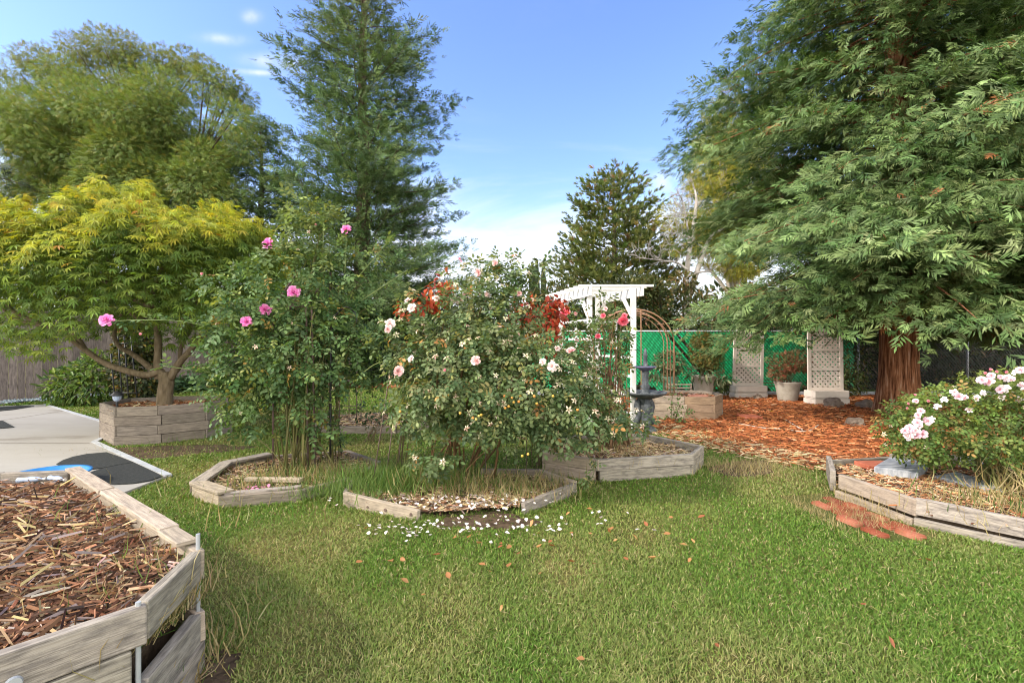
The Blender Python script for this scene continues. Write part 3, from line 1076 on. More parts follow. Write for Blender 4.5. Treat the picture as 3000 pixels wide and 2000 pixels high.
# ------------------------------------------------------------------ on the patio
def flat_mat(pix, label):
    p = smooth_path([gr(x, y, .03) for (x, y) in pix] + [gr(*pix[0], .03)], 4)[:-1]
    p[:, 2] = .042
    mb = MB()
    poly(mb, p, thick=.01)
    tag(mb.build('mat_or_shade_sheet', m_mat_or_shade), label, 'mat')


def flat_mat_or_shade(pix, label):
    p = np.array([gr(x, y, .03) for (x, y) in pix])
    p[:, 2] = .042
    mb = MB()
    poly(mb, p, thick=.01)
    tag(mb.build('mat_or_shade_sheet', m_mat_or_shade), label, 'mat')


flat_mat_or_shade([(165, 1361), (185, 1349), (215, 1339), (255, 1331), (312, 1326), (350, 1339), (392, 1356), (350, 1362), (308, 1371), (262, 1376), (215, 1375)], 'black leaf shaped mat beside the blue tub')
flat_mat_or_shade([(248, 1392), (275, 1381), (312, 1371), (352, 1363), (394, 1357), (435, 1376), (476, 1396), (440, 1409), (390, 1417), (335, 1420), (290, 1416), (262, 1406)], 'black leaf shaped mat nearest the lawn edge')
flat_mat_or_shade([(-60, 1236), (8, 1233), (42, 1252), (-10, 1256), (-70, 1256)], 'small grey mat far out on the patio')
flat_mat_or_shade([(-120, 1204), (0, 1193), (60, 1189), (100, 1190), (40, 1200), (-110, 1215)], 'dark flat sheet standing in for thin shadow along the far patio edge')  # dark sheet laid in place of the thin shadows on the far patio
root = thing('plastic_tub', 'shallow round blue tub behind the bark filled bed', 'tub', (-4.68, 4.8, .03))
mb = MB()
lathe(mb, [(.28, .0), (.33, .12), (.355, .135), (.355, .145), (.32, .14), (.27, .02), (.01, .015)], (-4.68, 4.8, .031), 40)
mb.build('basin', m_blue, root, smooth=True)
for px, py, lab, ry in ((92, 1404, 'clear crushed plastic bottle further from the bed corner', .25), (168, 1402, 'clear crushed plastic bottle next to the bed corner', -.3)):
    p = gr(px, py, .512)
    root = thing('plastic_bottle', lab, 'bottle', p)
    mb = MB()
    dx = np.array((math.cos(ry), math.sin(ry), 0))
    q = np.array([p + dx * s for s in (-.085, -.078, -.04, 0, .03, .055, .07)])
    tube(mb, q, [.015, .021, .016, .022, .018, .010, .008], 10)
    mb.build('bottle_body', m_bottle, root, smooth=True)
    mb = MB()
    tube(mb, [p + dx * .07, p + dx * .085], .010, 10)
    mb.build('bottle_cap', m_white, root)
# solar lamp at the planter corner
p = at(343, 1190, 7.02)
p[2] = .53
root = thing('garden_lamp', 'small black solar path lamp standing at the maple planter corner', 'lamp', p)
mb = MB()
tube(mb, [p + (0, 0, -.1), p + (0, 0, .1)], .016, 10)
mb.build('stake', m_iron, root)
mb = MB()
lathe(mb, [(.02, .085), (.045, .11), (.058, .17), (.055, .175)], p, 20, ripple=lambda a, z: .03 * np.cos(a * 10))
mb.build('lens', m_bottle, root, smooth=True)
mb = MB()
lathe(mb, [(.05, .172), (.088, .178), (.085, .19), (.05, .22), (.045, .235), (.005, .238)], p, 24)
mb.build('cap', m_iron, root, smooth=True)

# ------------------------------------------------------------------ white arbor
A_, B_, C_, D_ = np.array((1.31, 8.08)), np.array((2.05, 8.08)), np.array((.97, 9.5)), np.array((1.70, 9.5))
root = thing('garden_arbor', 'white wooden arbor with slatted roof and ladder sides beside the fountain', 'arbor', (1.5, 8.8, 0))
for p in (A_, B_, C_, D_):
    mb = MB()
    box(mb, (*p, 1.21), (.085, .085, 2.42))
    mb.build('post', m_white, root, bevel=.006)
for p, q in ((A_, C_), (B_, D_)):
    d = nrm(q - p)
    off = np.array((d[1], -d[0]))
    for s in ((-1,) if p is A_ else (1,)):
        mb = MB()
        a, b = p - d * .22 + off * s * .062, q + d * .22 + off * s * .062
        board(mb, (*a, 2.25), (*b, 2.25), .15, .035, seg=2, jit=0)
        mb.build('beam', m_white, root, bevel=.005)
    for r, (e, f) in enumerate(((p, d), (q, -d))):
        mb = MB()
        up = nrm(np.array((f[0], f[1], 1.0)))
        tube(mb, [(*(e + f * .03), 1.92), (*(e + f * .36), 2.26)], .045, 4)
        mb.build('brace', m_white, root)
    # ladder side
    for zz in (.24, .56, .88, 1.20, 1.52, 1.84):
        mb = MB()
        board(mb, (*(p + d * .045), zz), (*(q - d * .045), zz), .045, .03, seg=1, jit=0)
        mb.build('rung', m_white, root, bevel=.004)
    mb = MB()
    mid = (p + q) / 2 + off * .04
    box(mb, (*mid, .95), (.045, .03, 1.9))
    mb.build('side_rail', m_white, root, bevel=.004)
for k in range(9):
    t = -.12 + 1.24 * k / 8
    l_, r_ = A_ + (C_ - A_) * t, B_ + (D_ - B_) * t
    mb = MB()
    board(mb, (l_[0] - .25, l_[1], 2.402), (r_[0] + .25, r_[1], 2.402), .038, .04, seg=1, jit=0)
    mb.build('roof_slat', m_white, root, bevel=.004)

# ------------------------------------------------------------------ fountain
fc = np.array((2.21, 7.92, 0))
root = thing('stone_fountain', 'dark two tiered stone fountain standing dry beside the white arbor', 'fountain', fc)
mb = MB()
lathe(mb, [(.19, 0), (.2, .03), (.19, .06), (.15, .075), (.13, .10)], fc, 28)
mb.build('base', m_stone_dark, root, smooth=True)
mb = MB()
lathe(mb, [(.06, .10), (.065, .2), (.06, .35), (.075, .5), (.11, .56)], fc, 20)
mb.build('core', m_stone_dark, root, smooth=True)
for k in range(3):                       # three fish shaped legs, tails up
    a = k * 2 * math.pi / 3 + .5
    d = np.array((math.cos(a), math.sin(a), 0))
    mb = MB()
    q = [fc + d * r + np.array((0, 0, z)) for r, z in ((.16, .11), (.145, .17), (.10, .25), (.105, .34), (.13, .43), (.10, .52), (.06, .57))]
    tube(mb, smooth_path(q, 4), smooth_path([(x, 0, 0) for x in (.03, .055, .05, .062, .06, .045, .03)], 4)[:, 0], 10)
    mb.build('fish_leg', m_stone_dark, root, smooth=True)
sc_ = lambda a, z: .035 * np.abs(np.cos(a * 10)) * (1 if z > .6 else .5)
mb = MB()
lathe(mb, [(.07, .54), (.14, .565), (.25, .60), (.325, .64), (.345, .665), (.335, .672), (.26, .635), (.10, .61), (.01, .605)], fc, 60, ripple=lambda a, z: .03 * np.abs(np.cos(a * 12)))
mb.build('lower_bowl', m_stone_dark, root, smooth=True)
mb = MB()
lathe(mb, [(.085, .605), (.09, .64), (.055, .67), (.065, .72), (.08, .76), (.05, .80), (.048, .93), (.06, .99), (.055, 1.01), (.07, 1.03)], fc, 32, ripple=lambda a, z: .09 * np.cos(a * 8) if .78 < z < .98 else 0 * a)
mb.build('column', m_stone_dark, root, smooth=True)
mb = MB()
lathe(mb, [(.05, 1.01), (.11, 1.04), (.165, 1.07), (.178, 1.085), (.17, 1.09), (.12, 1.06), (.01, 1.05)], fc, 48, ripple=lambda a, z: .03 * np.abs(np.cos(a * 10)))
ub_ = mb.build('upper_bowl', m_fount_blue, root, smooth=True)
mb = MB()
lathe(mb, [(.05, 1.05), (.055, 1.08), (.035, 1.12), (.03, 1.25), (.045, 1.27), (.03, 1.29), (.028, 1.33), (.012, 1.38), (.004, 1.39)], fc, 20)
mb.build('finial', m_stone_dark, ub_, smooth=True)

# ------------------------------------------------------------------ copper arch
ac = np.array((2.61, 10.45))
root = thing('metal_arch', 'slender copper coloured garden arch rising from the octagonal planter', 'arch', (*ac, 0))
for dy in (-.22, .22):
    mb = MB()
    q = [(ac[0] - .86, ac[1] + dy, 0), (ac[0] - .86, ac[1] + dy, 1.45)]
    q += [(ac[0] - .86 * math.cos(t), ac[1] + dy, 1.45 + .74 * math.sin(t)) for t in np.linspace(.12, math.pi - .12, 16)]
    q += [(ac[0] + .86, ac[1] + dy, 1.45), (ac[0] + .86, ac[1] + dy, 0)]
    tube(mb, q, .016, 8)
    mb.build('hoop', m_copper, root, smooth=True)
    mb = MB()
    q = [(ac[0] - .78, ac[1] + dy, .2), (ac[0] - .78, ac[1] + dy, 1.42)]
    q += [(ac[0] - .78 * math.cos(t), ac[1] + dy, 1.42 + .68 * math.sin(t)) for t in np.linspace(.12, math.pi - .12, 16)]
    q += [(ac[0] + .78, ac[1] + dy, 1.42), (ac[0] + .78, ac[1] + dy, .2)]
    tube(mb, q, .009, 6)
    mb.build('inner_hoop', m_copper, root, smooth=True)
for sx in (-1, 1):
    for zz in (.5, .9, 1.3):
        mb = MB()
        tube(mb, [(ac[0] + sx * .82, ac[1] - .22, zz), (ac[0] + sx * .82, ac[1] + .22, zz)], .008, 6)
        mb.build('crossbar', m_copper, root)
for t in (.7, 1.25, 1.9, 2.45):
    mb = MB()
    x, z = ac[0] - .82 * math.cos(t), 1.43 + .71 * math.sin(t)
    tube(mb, [(x, ac[1] - .22, z), (x, ac[1] + .22, z)], .008, 6)
    mb.build('crossbar', m_copper, root)
for x in (2.61, 2.73):
    mb = MB()
    tube(mb, [(x, 10.1, .0), (x + .01, 10.15, 2.17)], .012, 6)
    mb.build('upright', m_copper, root)

# ------------------------------------------------------------------ lattice planters
def lattice_planter(c, W, H, label, lean, rot):
    root = thing('lattice_planter', label, 'trellis planter', (c[0], c[1], 0), 'taupe lattice screens by the green fence')
    x = np.array((math.cos(rot), math.sin(rot), 0))
    y = np.array((-x[1], x[0], 0))
    z = nrm(np.array((lean[0], lean[1], 1.0)))
    c3 = np.array((c[0], c[1], 0.0))
    mb = MB()
    D = .36
    for (z0, z1, wf, df) in ((0, .14, 1.02, 1.0), (.145, .17, .97, .93), (.175, .33, 1.0, .97)):
        w2, d2 = W * wf / 2, D * df / 2
        ch = .05
        out = [(-w2, -d2 + ch), (-w2 + ch, -d2), (w2 - ch, -d2), (w2, -d2 + ch), (w2, d2), (-w2, d2)]
        p0 = [c3 + x * a + y * b + z * z0 for a, b in out]
        p1 = [c3 + x * a * .985 + y * b * .985 + z * z1 for a, b in out]
        n = len(out)
        mb.add(p0 + p1, [list(range(n))[::-1], list(range(n, 2 * n))] + [[i, (i + 1) % n, n + (i + 1) % n, n + i] for i in range(n)])
    mb.build('planter_box', m_lattice, root, bevel=.008)
    base = c3 + z * .36 + y * .05
    w2 = W / 2 - .02
    Ht = H - .36
    npan = 3
    mb = MB()
    for s in (-1, 1):
        board(mb, base + x * (s * (w2 - .045) - .045) - z * .05, base + x * (s * (w2 - .045) - .045) + z * Ht, .09, .04, up=x, seg=1, jit=0)
    for r in range(npan + 1):
        zz = Ht * r / npan
        board(mb, base - x * (w2 - .091) + z * (zz - .03), base + x * (w2 - .091) + z * (zz - .03), .075, .036, up=z, seg=1, jit=0)
    frame_ = mb.build('frame', m_lattice, root, bevel=.006)
    for r in range(npan):
        mb = MB()
        z0, z1 = Ht * r / npan + .046, Ht * (r + 1) / npan - .031
        wi = w2 - .091
        sp = .127
        for sgn in (-1, 1):
            k0 = np.arange(-40, 40) * sp
            for k in k0:
                # line x = k + sgn*(zz - z0), clipped to the opening
                t0, t1 = 0.0, z1 - z0
                xs = lambda t: k + sgn * t
                lo, hi = (-wi - k) * sgn, (wi - k) * sgn
                if lo > hi:
                    lo, hi = hi, lo
                t0, t1 = max(t0, lo), min(t1, hi)
                if t1 - t0 < .01:
                    continue
                a = base + x * xs(t0) + z * (z0 + t0) + y * .006 * sgn
                b = base + x * xs(t1) + z * (z0 + t1) + y * .006 * sgn
                dd = nrm(b - a)
                upv = np.cross(dd, y)
                a, b = a - upv * .026, b - upv * .026
                board(mb, a, b, .052, .011, up=upv, seg=1, jit=0)
        mb.build('lattice_panel', m_lattice, frame_)
    return root


lattice_planter((6.30, 12.72), .90, 1.78, 'taupe lattice screen tilting slightly on its planter box, left of the reddish shrub', (.03, .02), .10)
lattice_planter((7.55, 11.45), .93, 1.76, 'taupe lattice screen nearest the redwood trunk, right of the reddish shrub', (.004, .02), .06)


# ------------------------------------------------------------------ pots
def pot(c, r0, r1, h, mat, label, tilt=(0, 0), flare=.25):
    root = thing('plant_pot', label, 'pot', c)
    mb = MB()
    prof = [(r0 * .96, 0), (r0, .02), (r0 + (r1 - r0) * .35, h * .45), (r0 + (r1 - r0) * .62, h * .78), (r1 * .97, h * .93), (r1, h * .96), (r1, h), (r1 * .93, h), (r1 * .88, h * .9), (r0 * .9, h * .86)]
    lathe(mb, prof, c, 36, lean=tilt)
    body_ = mb.build('body', mat, root, smooth=True)
    mb = MB()
    lathe(mb, [(r1 * .86, h * .87), (.01, h * .88)], c, 20, lean=tilt)
    mb.build('soil', m_soil, body_)
    return root


pot((4.95, 12.35, 0), .2, .31, .62, m_pot, 'grey flared pot with a drooping rim behind the octagonal planter', (.0, 0))
pot((6.95, 12.05, 0), .22, .315, .48, m_pot, 'weathered grey pot between the two lattice screens')
pot((3.97, 12.0, 0), .15, .21, .63, m_greenpot, 'green glazed pot seen through the copper arch')
root = thing('plant_stand', 'low slatted wooden stand before the green glazed pot', 'stand', (4.0, 11.4, 0))
mb = MB()
for zz in (.30, .38, .46):
    mb = MB()
    board(mb, (3.72, 11.4, zz), (4.28, 11.4, zz), .03, .03, seg=1, jit=0)
    mb.build('slat', m_pale_wood, root)
for xx in (3.72, 4.28):
    mb = MB()
    box(mb, (xx, 11.43, .25), (.04, .03, .5))
    mb.build('leg', m_pale_wood, root)


# ------------------------------------------------------------------ rocks
def rock(c, s, label, seed):
    bm = bmesh.new()
    bmesh.ops.create_icosphere(bm, subdivisions=4, radius=1)
    for v in bm.verts:
        p = v.co.copy()
        k = 1 + .30 * mnoise.noise(p * 1.3 + Vector((seed, 0, 0))) + .12 * mnoise.noise(p * 3.5 + Vector((0, seed, 0))) + .05 * mnoise.noise(p * 9)
        v.co = Vector((p.x * s[0] * k, p.y * s[1] * k, p.z * s[2] * k))
    me = bpy.data.meshes.new('rock')
    bm.to_mesh(me)
    bm.free()
    me.materials.append(m_rock)
    o = bpy.data.objects.new('rock', me)
    col.objects.link(o)
    o.location = c
    tag(o, label, 'rock')


rock((6.32, 12.3, .05), (.10, .09, .10), 'small dark rock before the tilting lattice screen', 1.0)
rock((7.35, 10.95, .05), (.20, .17, .19), 'pointed brown rock before the lattice screen nearest the trunk', 2.3)
rock((7.98, 10.75, .03), (.21, .16, .16), 'brown rock between the second lattice screen and the trunk', 3.1)
rock((6.13, 8.55, .02), (.17, .14, .12), 'flat tan rock alone in the red mulch before the trunk', 4.9)

# ------------------------------------------------------------------ fences
# wooden fence on the left
root = thing('wooden_fence', 'tall weathered grey board fence along the patio behind the maple', 'fence', (-12.0, 12.5, 0))
fd = np.array((.5, .866))
f0 = np.array((-12.5, 11.67))
mb = MB()
for k in range(-26, 130):
    p = f0 + fd * (k * .152)
    q = p + fd * .142
    h = 2.28 + random.uniform(-.012, .012)
    gap = 0
    a3 = np.array((*(p + fd * .073), .02))
    board(mb, a3 + np.array((fd[0], fd[1], 0)) * -.073 + (0, 0, 0), a3 + np.array((fd[0], fd[1], 0)) * .067, h, .022, seg=1, jit=.002, c=tuple(np.array((1, .98, .96)) * random.uniform(.7, 1.25)))
    # the grain must run upwards: turn the map of this board
    u = mb.uv[-1]
    mb.uv[-1] = u[:, ::-1].copy()
mb.build('board_panel', m_fence_wood, root)
bn = np.array((fd[1], -fd[0])) * -.05
for zz in (.35, 2.0):
    mb = MB()
    board(mb, (*(f0 + bn - fd * 4), zz), (*(f0 + bn + fd * 20), zz), .09, .04, seg=4, jit=.002)
    mb.build('rail', m_fence_wood, root)
# gravel strip at its foot
mb = MB()
n = 5000
t = rng.uniform(-4, 2.2, n)
s = rng.uniform(.03, .42, n)
nn = np.array((fd[1], -fd[0]))
pts = f0 + fd * t[:, None] + nn * s[:, None]
scatter(mb, CHIP0, np.column_stack([pts, np.full(n, .022) + rng.uniform(0, .02, n)]), unit(n), unit(n), rng.uniform(.02, .05, n), pick([(.28, .36, .40), (.4, .46, .48), (.2, .25, .28), (.5, .52, .52)], n), wid=.9)
poly(mb, [f0 - fd * 4 + nn * .02, f0 + fd * 2.2 + nn * .02, f0 + fd * 2.2 + nn * .43, f0 - fd * 4 + nn * .43], .034, c=(.2, .24, .26))
tag(mb.build('gravel', m_gravel), 'bluish grey gravel strip along the foot of the board fence', 'gravel', kind='stuff')

# green slatted chain link fence at the back right
FY = 13.35
root = thing('chain_link_fence', 'chain link fence woven with bright green plastic slats behind the mulch', 'fence', (5, FY, 0))
mb = MB()
ztop, pitch = 1.76, .088
wv = []
for k in range(-22, 108):
    xs = .6 + k * pitch
    if random.random() < .035 and k > 30:
        continue
    zend = .22 + .12 * math.sin(k * .7) + (.55 if 52 < k < 58 else 0) + random.uniform(0, .08)
    if k > 84:
        zend += (k - 84) * .02
    L = ztop - zend
    nseg = int(L / .062)
    hue = random.uniform(.8, 1.15)
    V, Fs, C = [], [], []
    for i in range(nseg + 1):
        t = L * i / nseg
        for e in (-1, 1):
            xx = xs + t * .85 + e * .0215
            zz = ztop - t + e * .0185
            V.append((xx, FY - .012 + .004 * (1 if (i + k) % 2 else -1) + e * .002, zz))
            sh = hue * (1.08 if (i + k // 2) % 2 else .86)
            C.append((.012 * sh, .52 * sh, .19 * sh))
    for i in range(nseg):
        Fs.append([2 * i, 2 * i + 1, 2 * i + 3, 2 * i + 2])
    x_end = xs + L * .85
    V = np.array(V)
    ok = (V[:, 0] > .5) & (V[:, 0] < 9.6)
    Fs = [f for f in Fs if ok[f].all()]
    if Fs:
        mb.add(V, Fs, np.array(C))
mb.build('slat_screen', m_slat, root)
mb = MB()
for k in range(-24, 200):
    for sg in (-1, 1):
        xs = .6 + pitch * .5 + k * pitch
        a = np.array((xs, FY - .026, ztop if sg > 0 else .1))
        b = np.array((xs + (ztop - .1) * .85, FY - .026, .1 if sg > 0 else ztop))
        if b[0] < .5 or a[0] > 16:
            continue
        w = np.array((.0022, 0, .0022 * sg))
        if sg > 0:
            w = w * 1.8
        mb.add([a - w, a + w, b + w, b - w], [[0, 1, 2, 3]])
mb.build('wire_mesh', m_iron, root)
mb = MB()
tube(mb, [(.5, FY, 1.79), (18, FY, 1.79)], .021, 8)
mb.build('top_rail', m_galv, root, smooth=True)
for x in (.55, 3.4, 6.9, 9.7, 12.75, 15.6):
    mb = MB()
    tube(mb, [(x, FY + .03, 0), (x, FY + .03, 1.82)], .028, 8)
    mb.build('post', m_galv, root, smooth=True)
mb = MB()
box(mb, (8.5, FY - .14, .06), (16.5, .09, .12))
tag(mb.build('edging_kerb', m_edging, bevel=.01), 'low grey kerb along the foot of the chain link fence', 'kerb')
mb = MB()
for zz in (0, .22, .44, .66, .88, 1.1):
    board(mb, (10.2, 16.4, zz), (19, 16.0, zz), .21, .14, jit=.004)
tag(mb.build('boundary_wall', m_dark_wood), 'dim low plank wall beyond the bare wire fence on the right', 'wall')

# ------------------------------------------------------------------ metal supports
def rods(name, label, cat, paths, mat, r=.006, parts='rod', group=None):
    root = thing(name, label, cat, np.array(paths[0][0]) * (1, 1, 0), group)
    for p in paths:
        mb = MB()
        tube(mb, p, r, 6)
        mb.build(parts, mat, root, smooth=True)
    return root


# black trellis leaning behind the maple planter
d0 = 9.3
pths = []
for (xa, xb) in ((325, 338), (345, 360), (364, 378), (383, 404)):
    pths.append([at(xa, 985 if xa > 330 else 1035, d0), at(xb, 1190, d0)])
for yy, xa, xb in ((1005, 343, 386), (1082, 335, 398), (1150, 338, 408)):
    pths.append([at(xa, yy, d0), at(xb, yy, d0)])
rods('garden_trellis', 'black ladder shaped trellis behind the maple planter', 'trellis', pths, m_iron, .012, 'bar')
# roofed trellis inside the pink rose
d0 = 5.45
TL, TR, ML, MR = at(872, 797, d0 + .3), at(967, 797, d0 + .3), at(889, 854, d0 + .3), at(967, 854, d0 + .3)
bl, br = at(800, 900, d0 - .25), at(897, 897, d0 - .25)
pths = [[TL, TR], [TR, MR], [ML, MR], [TL, bl], [(TL + TR) / 2, (bl + br) / 2], [TR, br], [MR, at(912, 908, d0 - .2)], [ML, at(850, 905, d0 - .2)], [bl, br],
        [br, np.array((br[0] + .02, br[1], 0))], [br + (.06, 0, 0), np.array((br[0] + .10, br[1], 0))], [bl, np.array((bl[0], bl[1], 0))], [MR, np.array((MR[0], MR[1], 0))], [TL, np.array((TL[0], TL[1], 0))]]
rods('rose_trellis', 'rusted metal trellis with a slanted ladder roof inside the hot pink rose', 'trellis', pths, m_rust, .011, 'bar')
d0 = 5.3
q = smooth_path([at(968, 1330, d0), at(971, 975, d0), at(987, 920, d0), at(1016, 899, d0), at(1040, 918, d0), at(1046, 950, d0)], 6)
rods('shepherd_hook', 'black curved plant hook at the right edge of the hot pink rose', 'plant hook', [q], m_iron, .010, 'shaft')
q = smooth_path([at(1000, 1330, d0 + .4), at(968, 1000, d0 + .4), at(958, 925, d0 + .4), at(940, 913, d0 + .4), at(922, 930, d0 + .4), at(917, 950, d0 + .4)], 6)
rods('shepherd_hook', 'black curved plant hook half hidden in the hot pink rose leaves', 'plant hook', [q], m_iron, .009, 'shaft')
# wire cage behind
pths = []
cc = np.array((-3.0, 8.3))
for k in range(14):
    a = k * 2 * math.pi / 14
    pths.append([(cc[0] + .38 * math.cos(a), cc[1] + .25 * math.sin(a), 0), (cc[0] + .38 * math.cos(a), cc[1] + .25 * math.sin(a), 1.15)])
for zz in (.35, .8, 1.12):
    pths.append([(cc[0] + .38 * math.cos(a), cc[1] + .25 * math.sin(a), zz) for a in np.linspace(0, 2 * math.pi, 20)])
rods('plant_cage', 'grey round wire plant cage behind the hot pink rose', 'plant cage', pths, m_rust, .006, 'wire')
# stakes around the pale rose
for (a, b, da, db, lab) in (((1143, 1085), (1095, 1398), 4.8, 4.75, 'long thin rusty stake leaning at the left edge of the pale rose'),
                            ((1150, 1250), (1134, 1375), 5.0, 5.0, 'short thin stake behind the long leaning one'),
                            ((1173, 1300), (1168, 1352), 5.3, 5.3, 'shortest thin stake left of the pale rose stems')):
    rods('garden_stake', lab, 'stake', [[at(*a, da), at(*b, db)]], m_rust, .006, 'rod')
pths = []
for x, y0, y1 in ((1422, 1330, 1385), (1455, 1318, 1395), (1483, 1312, 1392), (1512, 1305, 1402), (1543, 1315, 1398), (1573, 1330, 1388)):
    pths.append([at(x, y0 - 60, 5.0), at(x, y1, 5.0)])
pths.append([at(1415, 1270, 5.0), at(1480, 1262, 4.9), at(1540, 1264, 4.9), at(1580, 1272, 5.0)])
rods('rose_support', 'thin wire support ring under the right half of the pale rose', 'plant support', pths, m_rust, .004, 'wire')

# fallen twigs on the mulch
for pts, lab in (([(2310, 1259), (2352, 1263), (2375, 1259), (2397, 1245)], 'pale bent twig lying on the red mulch'), ([(2282, 1218), (2320, 1240), (2350, 1258)], 'straight dry twig touching the bent one on the mulch'),
                 ([(2165, 1240), (2230, 1252), (2285, 1256)], 'thin dry twig lying across the red mulch')):
    mb = MB()
    q = smooth_path([gr(x, y, .03) for x, y in pts], 4)
    tube(mb, q, np.linspace(.006, .013, len(q)), 5)
    tag(mb.build('twig', m_bark_pale), lab, 'twig')
# ------------------------------------------------------------------ planting
def ell_points(n, ells, r=rng, shell=.55):
    """points in a set of ellipsoids (cx,cy,cz,rx,ry,rz,weight), crowded towards their skins; also the outward direction"""
    w = np.array([e[6] for e in ells], float)
    idx = r.choice(len(ells), n, p=w / w.sum())
    E = np.array([e[:6] for e in ells], float)[idx]
    u = unit(n, r)
    k = r.random(n) ** (1 / 3)
    k = np.where(r.random(n) < shell, r.uniform(.8, 1.04, n), k)
    p = E[:, :3] + u * E[:, 3:] * k[:, None]
    return p, u, idx, k


def shrub(name, label, cat, base, ells, n, tpl, size, pal, w=None, mat=None, stems=8, stem_r=.012, droop=.25, shell=.5, group=None, up=.8, stem_mat=None, jit=.18, wid=1.0, topcol=None, stem_len=1.0):
    base = np.array(base, float)
    root = thing(name, label, cat, base, group)
    p, u, idx, k = ell_points(n, ells, shell=shell)
    keep = p[:, 2] > .03
    p, u, k = p[keep], u[keep], k[keep]
    n = len(p)
    ax = nrm(u * .9 + unit(n) * .75 + np.array((0, 0, -droop)))
    nm = nrm(u * .6 + unit(n) * .55 + np.array((0, 0, up)))
    C = pick(pal, n, w=w, jit=jit)
    if topcol is not None:
        zt = p[:, 2]
        f = np.clip((zt - topcol[1]) / (topcol[2] - topcol[1]), 0, 1) * rng.random(n)
        C = C * (1 - f[:, None]) + np.array(topcol[0]) * f[:, None] * rng.uniform(.8, 1.2, (n, 1))
    mb = MB()
    scatter(mb, tpl, p, ax, nm, rng.uniform(size[0], size[1], n), C, wid=wid)
    mb.build('foliage', mat or m_shrub_leaf, root)
    if stems:
        mb = MB()
        q, u2, _, _ = ell_points(stems, ells, shell=.2)
        for i in range(stems):
            b = base + np.array((random.gauss(0, .06), random.gauss(0, .06), 0))
            e = q[i]
            mid = (b + e) / 2 + np.array((0, 0, .12 * np.linalg.norm(e - b)))
            tube(mb, bez(b, b + (mid - b) * .6 + (0, 0, .1), mid + (e - mid) * .3, e, 7), np.linspace(stem_r, stem_r * .4, 7), 5, c=(.14, .10, .055))
        mb.build('stems', stem_mat or m_cane, root)
    return root


# ---- conifers built branch by branch
def conifer(name, label, base, H, rad, nb, tpl, spray, pal, w, trunk_r, z0, pitch=.15, droop=.35, tip=.15, twig=.42, step=.26, mat=None, bark=None, group=None, inner=.25, wid=1.0, jit=.16,
            seed=1, trunk_prof=None, az_rng=None, branch_r=.035, az_skip=None, keep=None, twig_droop=.15, bs=.22, top_gold=None, face=.75, zexp=1.05, jitp=.05, hang=.0, axj=.4, adroop=-.22, lvar=(.72, 1.12)):
    r = np.random.default_rng(seed)
    base = np.array(base, float)
    root = thing(name, label, 'tree', base, group)
    tb = MB()
    if trunk_prof is None:
        zz = np.linspace(0, H * .98, 16)
        tube(tb, np.column_stack([np.full(16, base[0]), np.full(16, base[1]), base[2] + zz]) + np.column_stack([.04 * np.sin(zz), .04 * np.cos(zz * .7), zz * 0]), trunk_r * (1 - zz / H) ** .85 + .01, 12)
    else:
        trunk_prof(tb, base)
    P, A, Nn = [], [], []
    for i in range(nb):
        f = (i + r.random()) / nb
        z = z0 + (H - z0) * f ** zexp
        az = i * 2.39996 + r.normal(0, .35)
        L = rad(z) * r.uniform(*lvar)
        if L < .15:
            continue
        d = np.array((math.cos(az), math.sin(az), 0))
        sd = np.array((-d[1], d[0], 0))
        pi_, dr_, tp_ = pitch + r.normal(0, .07), droop + r.normal(0, .07), tip + r.normal(0, .04)
        curve = r.normal(0, .10)
        pos = lambda s: base + np.array((0, 0, z)) + d * (L * s) + sd * (curve * L * s * s) + np.array((0, 0, L * (pi_ * s - dr_ * s * s + tp_ * s ** 3)))
        q = np.array([pos(s) for s in np.linspace(0, .93, 7)])
        tube(tb, q, np.linspace(branch_r * (.4 + .6 * L / (rad(z0 + 1) + .01)), .006, 7), 5)
        nt = max(3, int(L * (1 - inner) / bs))
        for j in range(nt + 1):
            s = inner + (1 - inner) * (j + r.uniform(-.3, .3)) / nt
            s = min(max(s, .05), 1.0)
            p0 = pos(s)
            tl = twig * L * (1.15 - .85 * s) * r.uniform(.6, 1.2)
            tl = min(max(tl, spray * .6), 1.5)
            for side in ((-1, 1) if j < nt else (0,)):
                ang = side * r.uniform(.65, 1.15)
                td = d * math.cos(ang) + sd * math.sin(ang)
                m = max(1, int(tl / step))
                for k in range(m + 1):
                    t = (k + r.uniform(-.25, .25)) / max(m, 1)
                    pp = p0 + td * tl * t + np.array((0, 0, -twig_droop * tl * t * t)) + r.normal(0, .05 + jitp * tl, 3) - np.array((0, 0, hang * r.random() ** 2))
                    P.append(pp)
                    dd = td + d * .35 + r.normal(0, axj, 3) + np.array((0, 0, adroop))
                    A.append(dd)
                    Nn.append(np.array((0, 0, .62)) + d * face + r.normal(0, .36, 3))
    P, A, Nn = np.array(P), np.array(A), np.array(Nn)
    if keep is not None:
        kk = keep(P)
        P, A, Nn = P[kk], A[kk], Nn[kk]
    n = len(P)
    print(name, n)
    C = pick(pal, n, r, w, jit)
    if top_gold:
        f = np.clip((P[:, 2] - top_gold[1]) / top_gold[2], 0, 1)[:, None] * r.random((n, 1))
        C = C * (1 - f) + np.array(top_gold[0]) * f
    tb.build('trunk', bark or m_bark_dark, root, smooth=True)
    mb = MB()
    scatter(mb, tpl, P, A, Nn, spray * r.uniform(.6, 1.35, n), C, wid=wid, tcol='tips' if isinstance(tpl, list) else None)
    mb.build('crown', mat or m_needle, root)
    return root


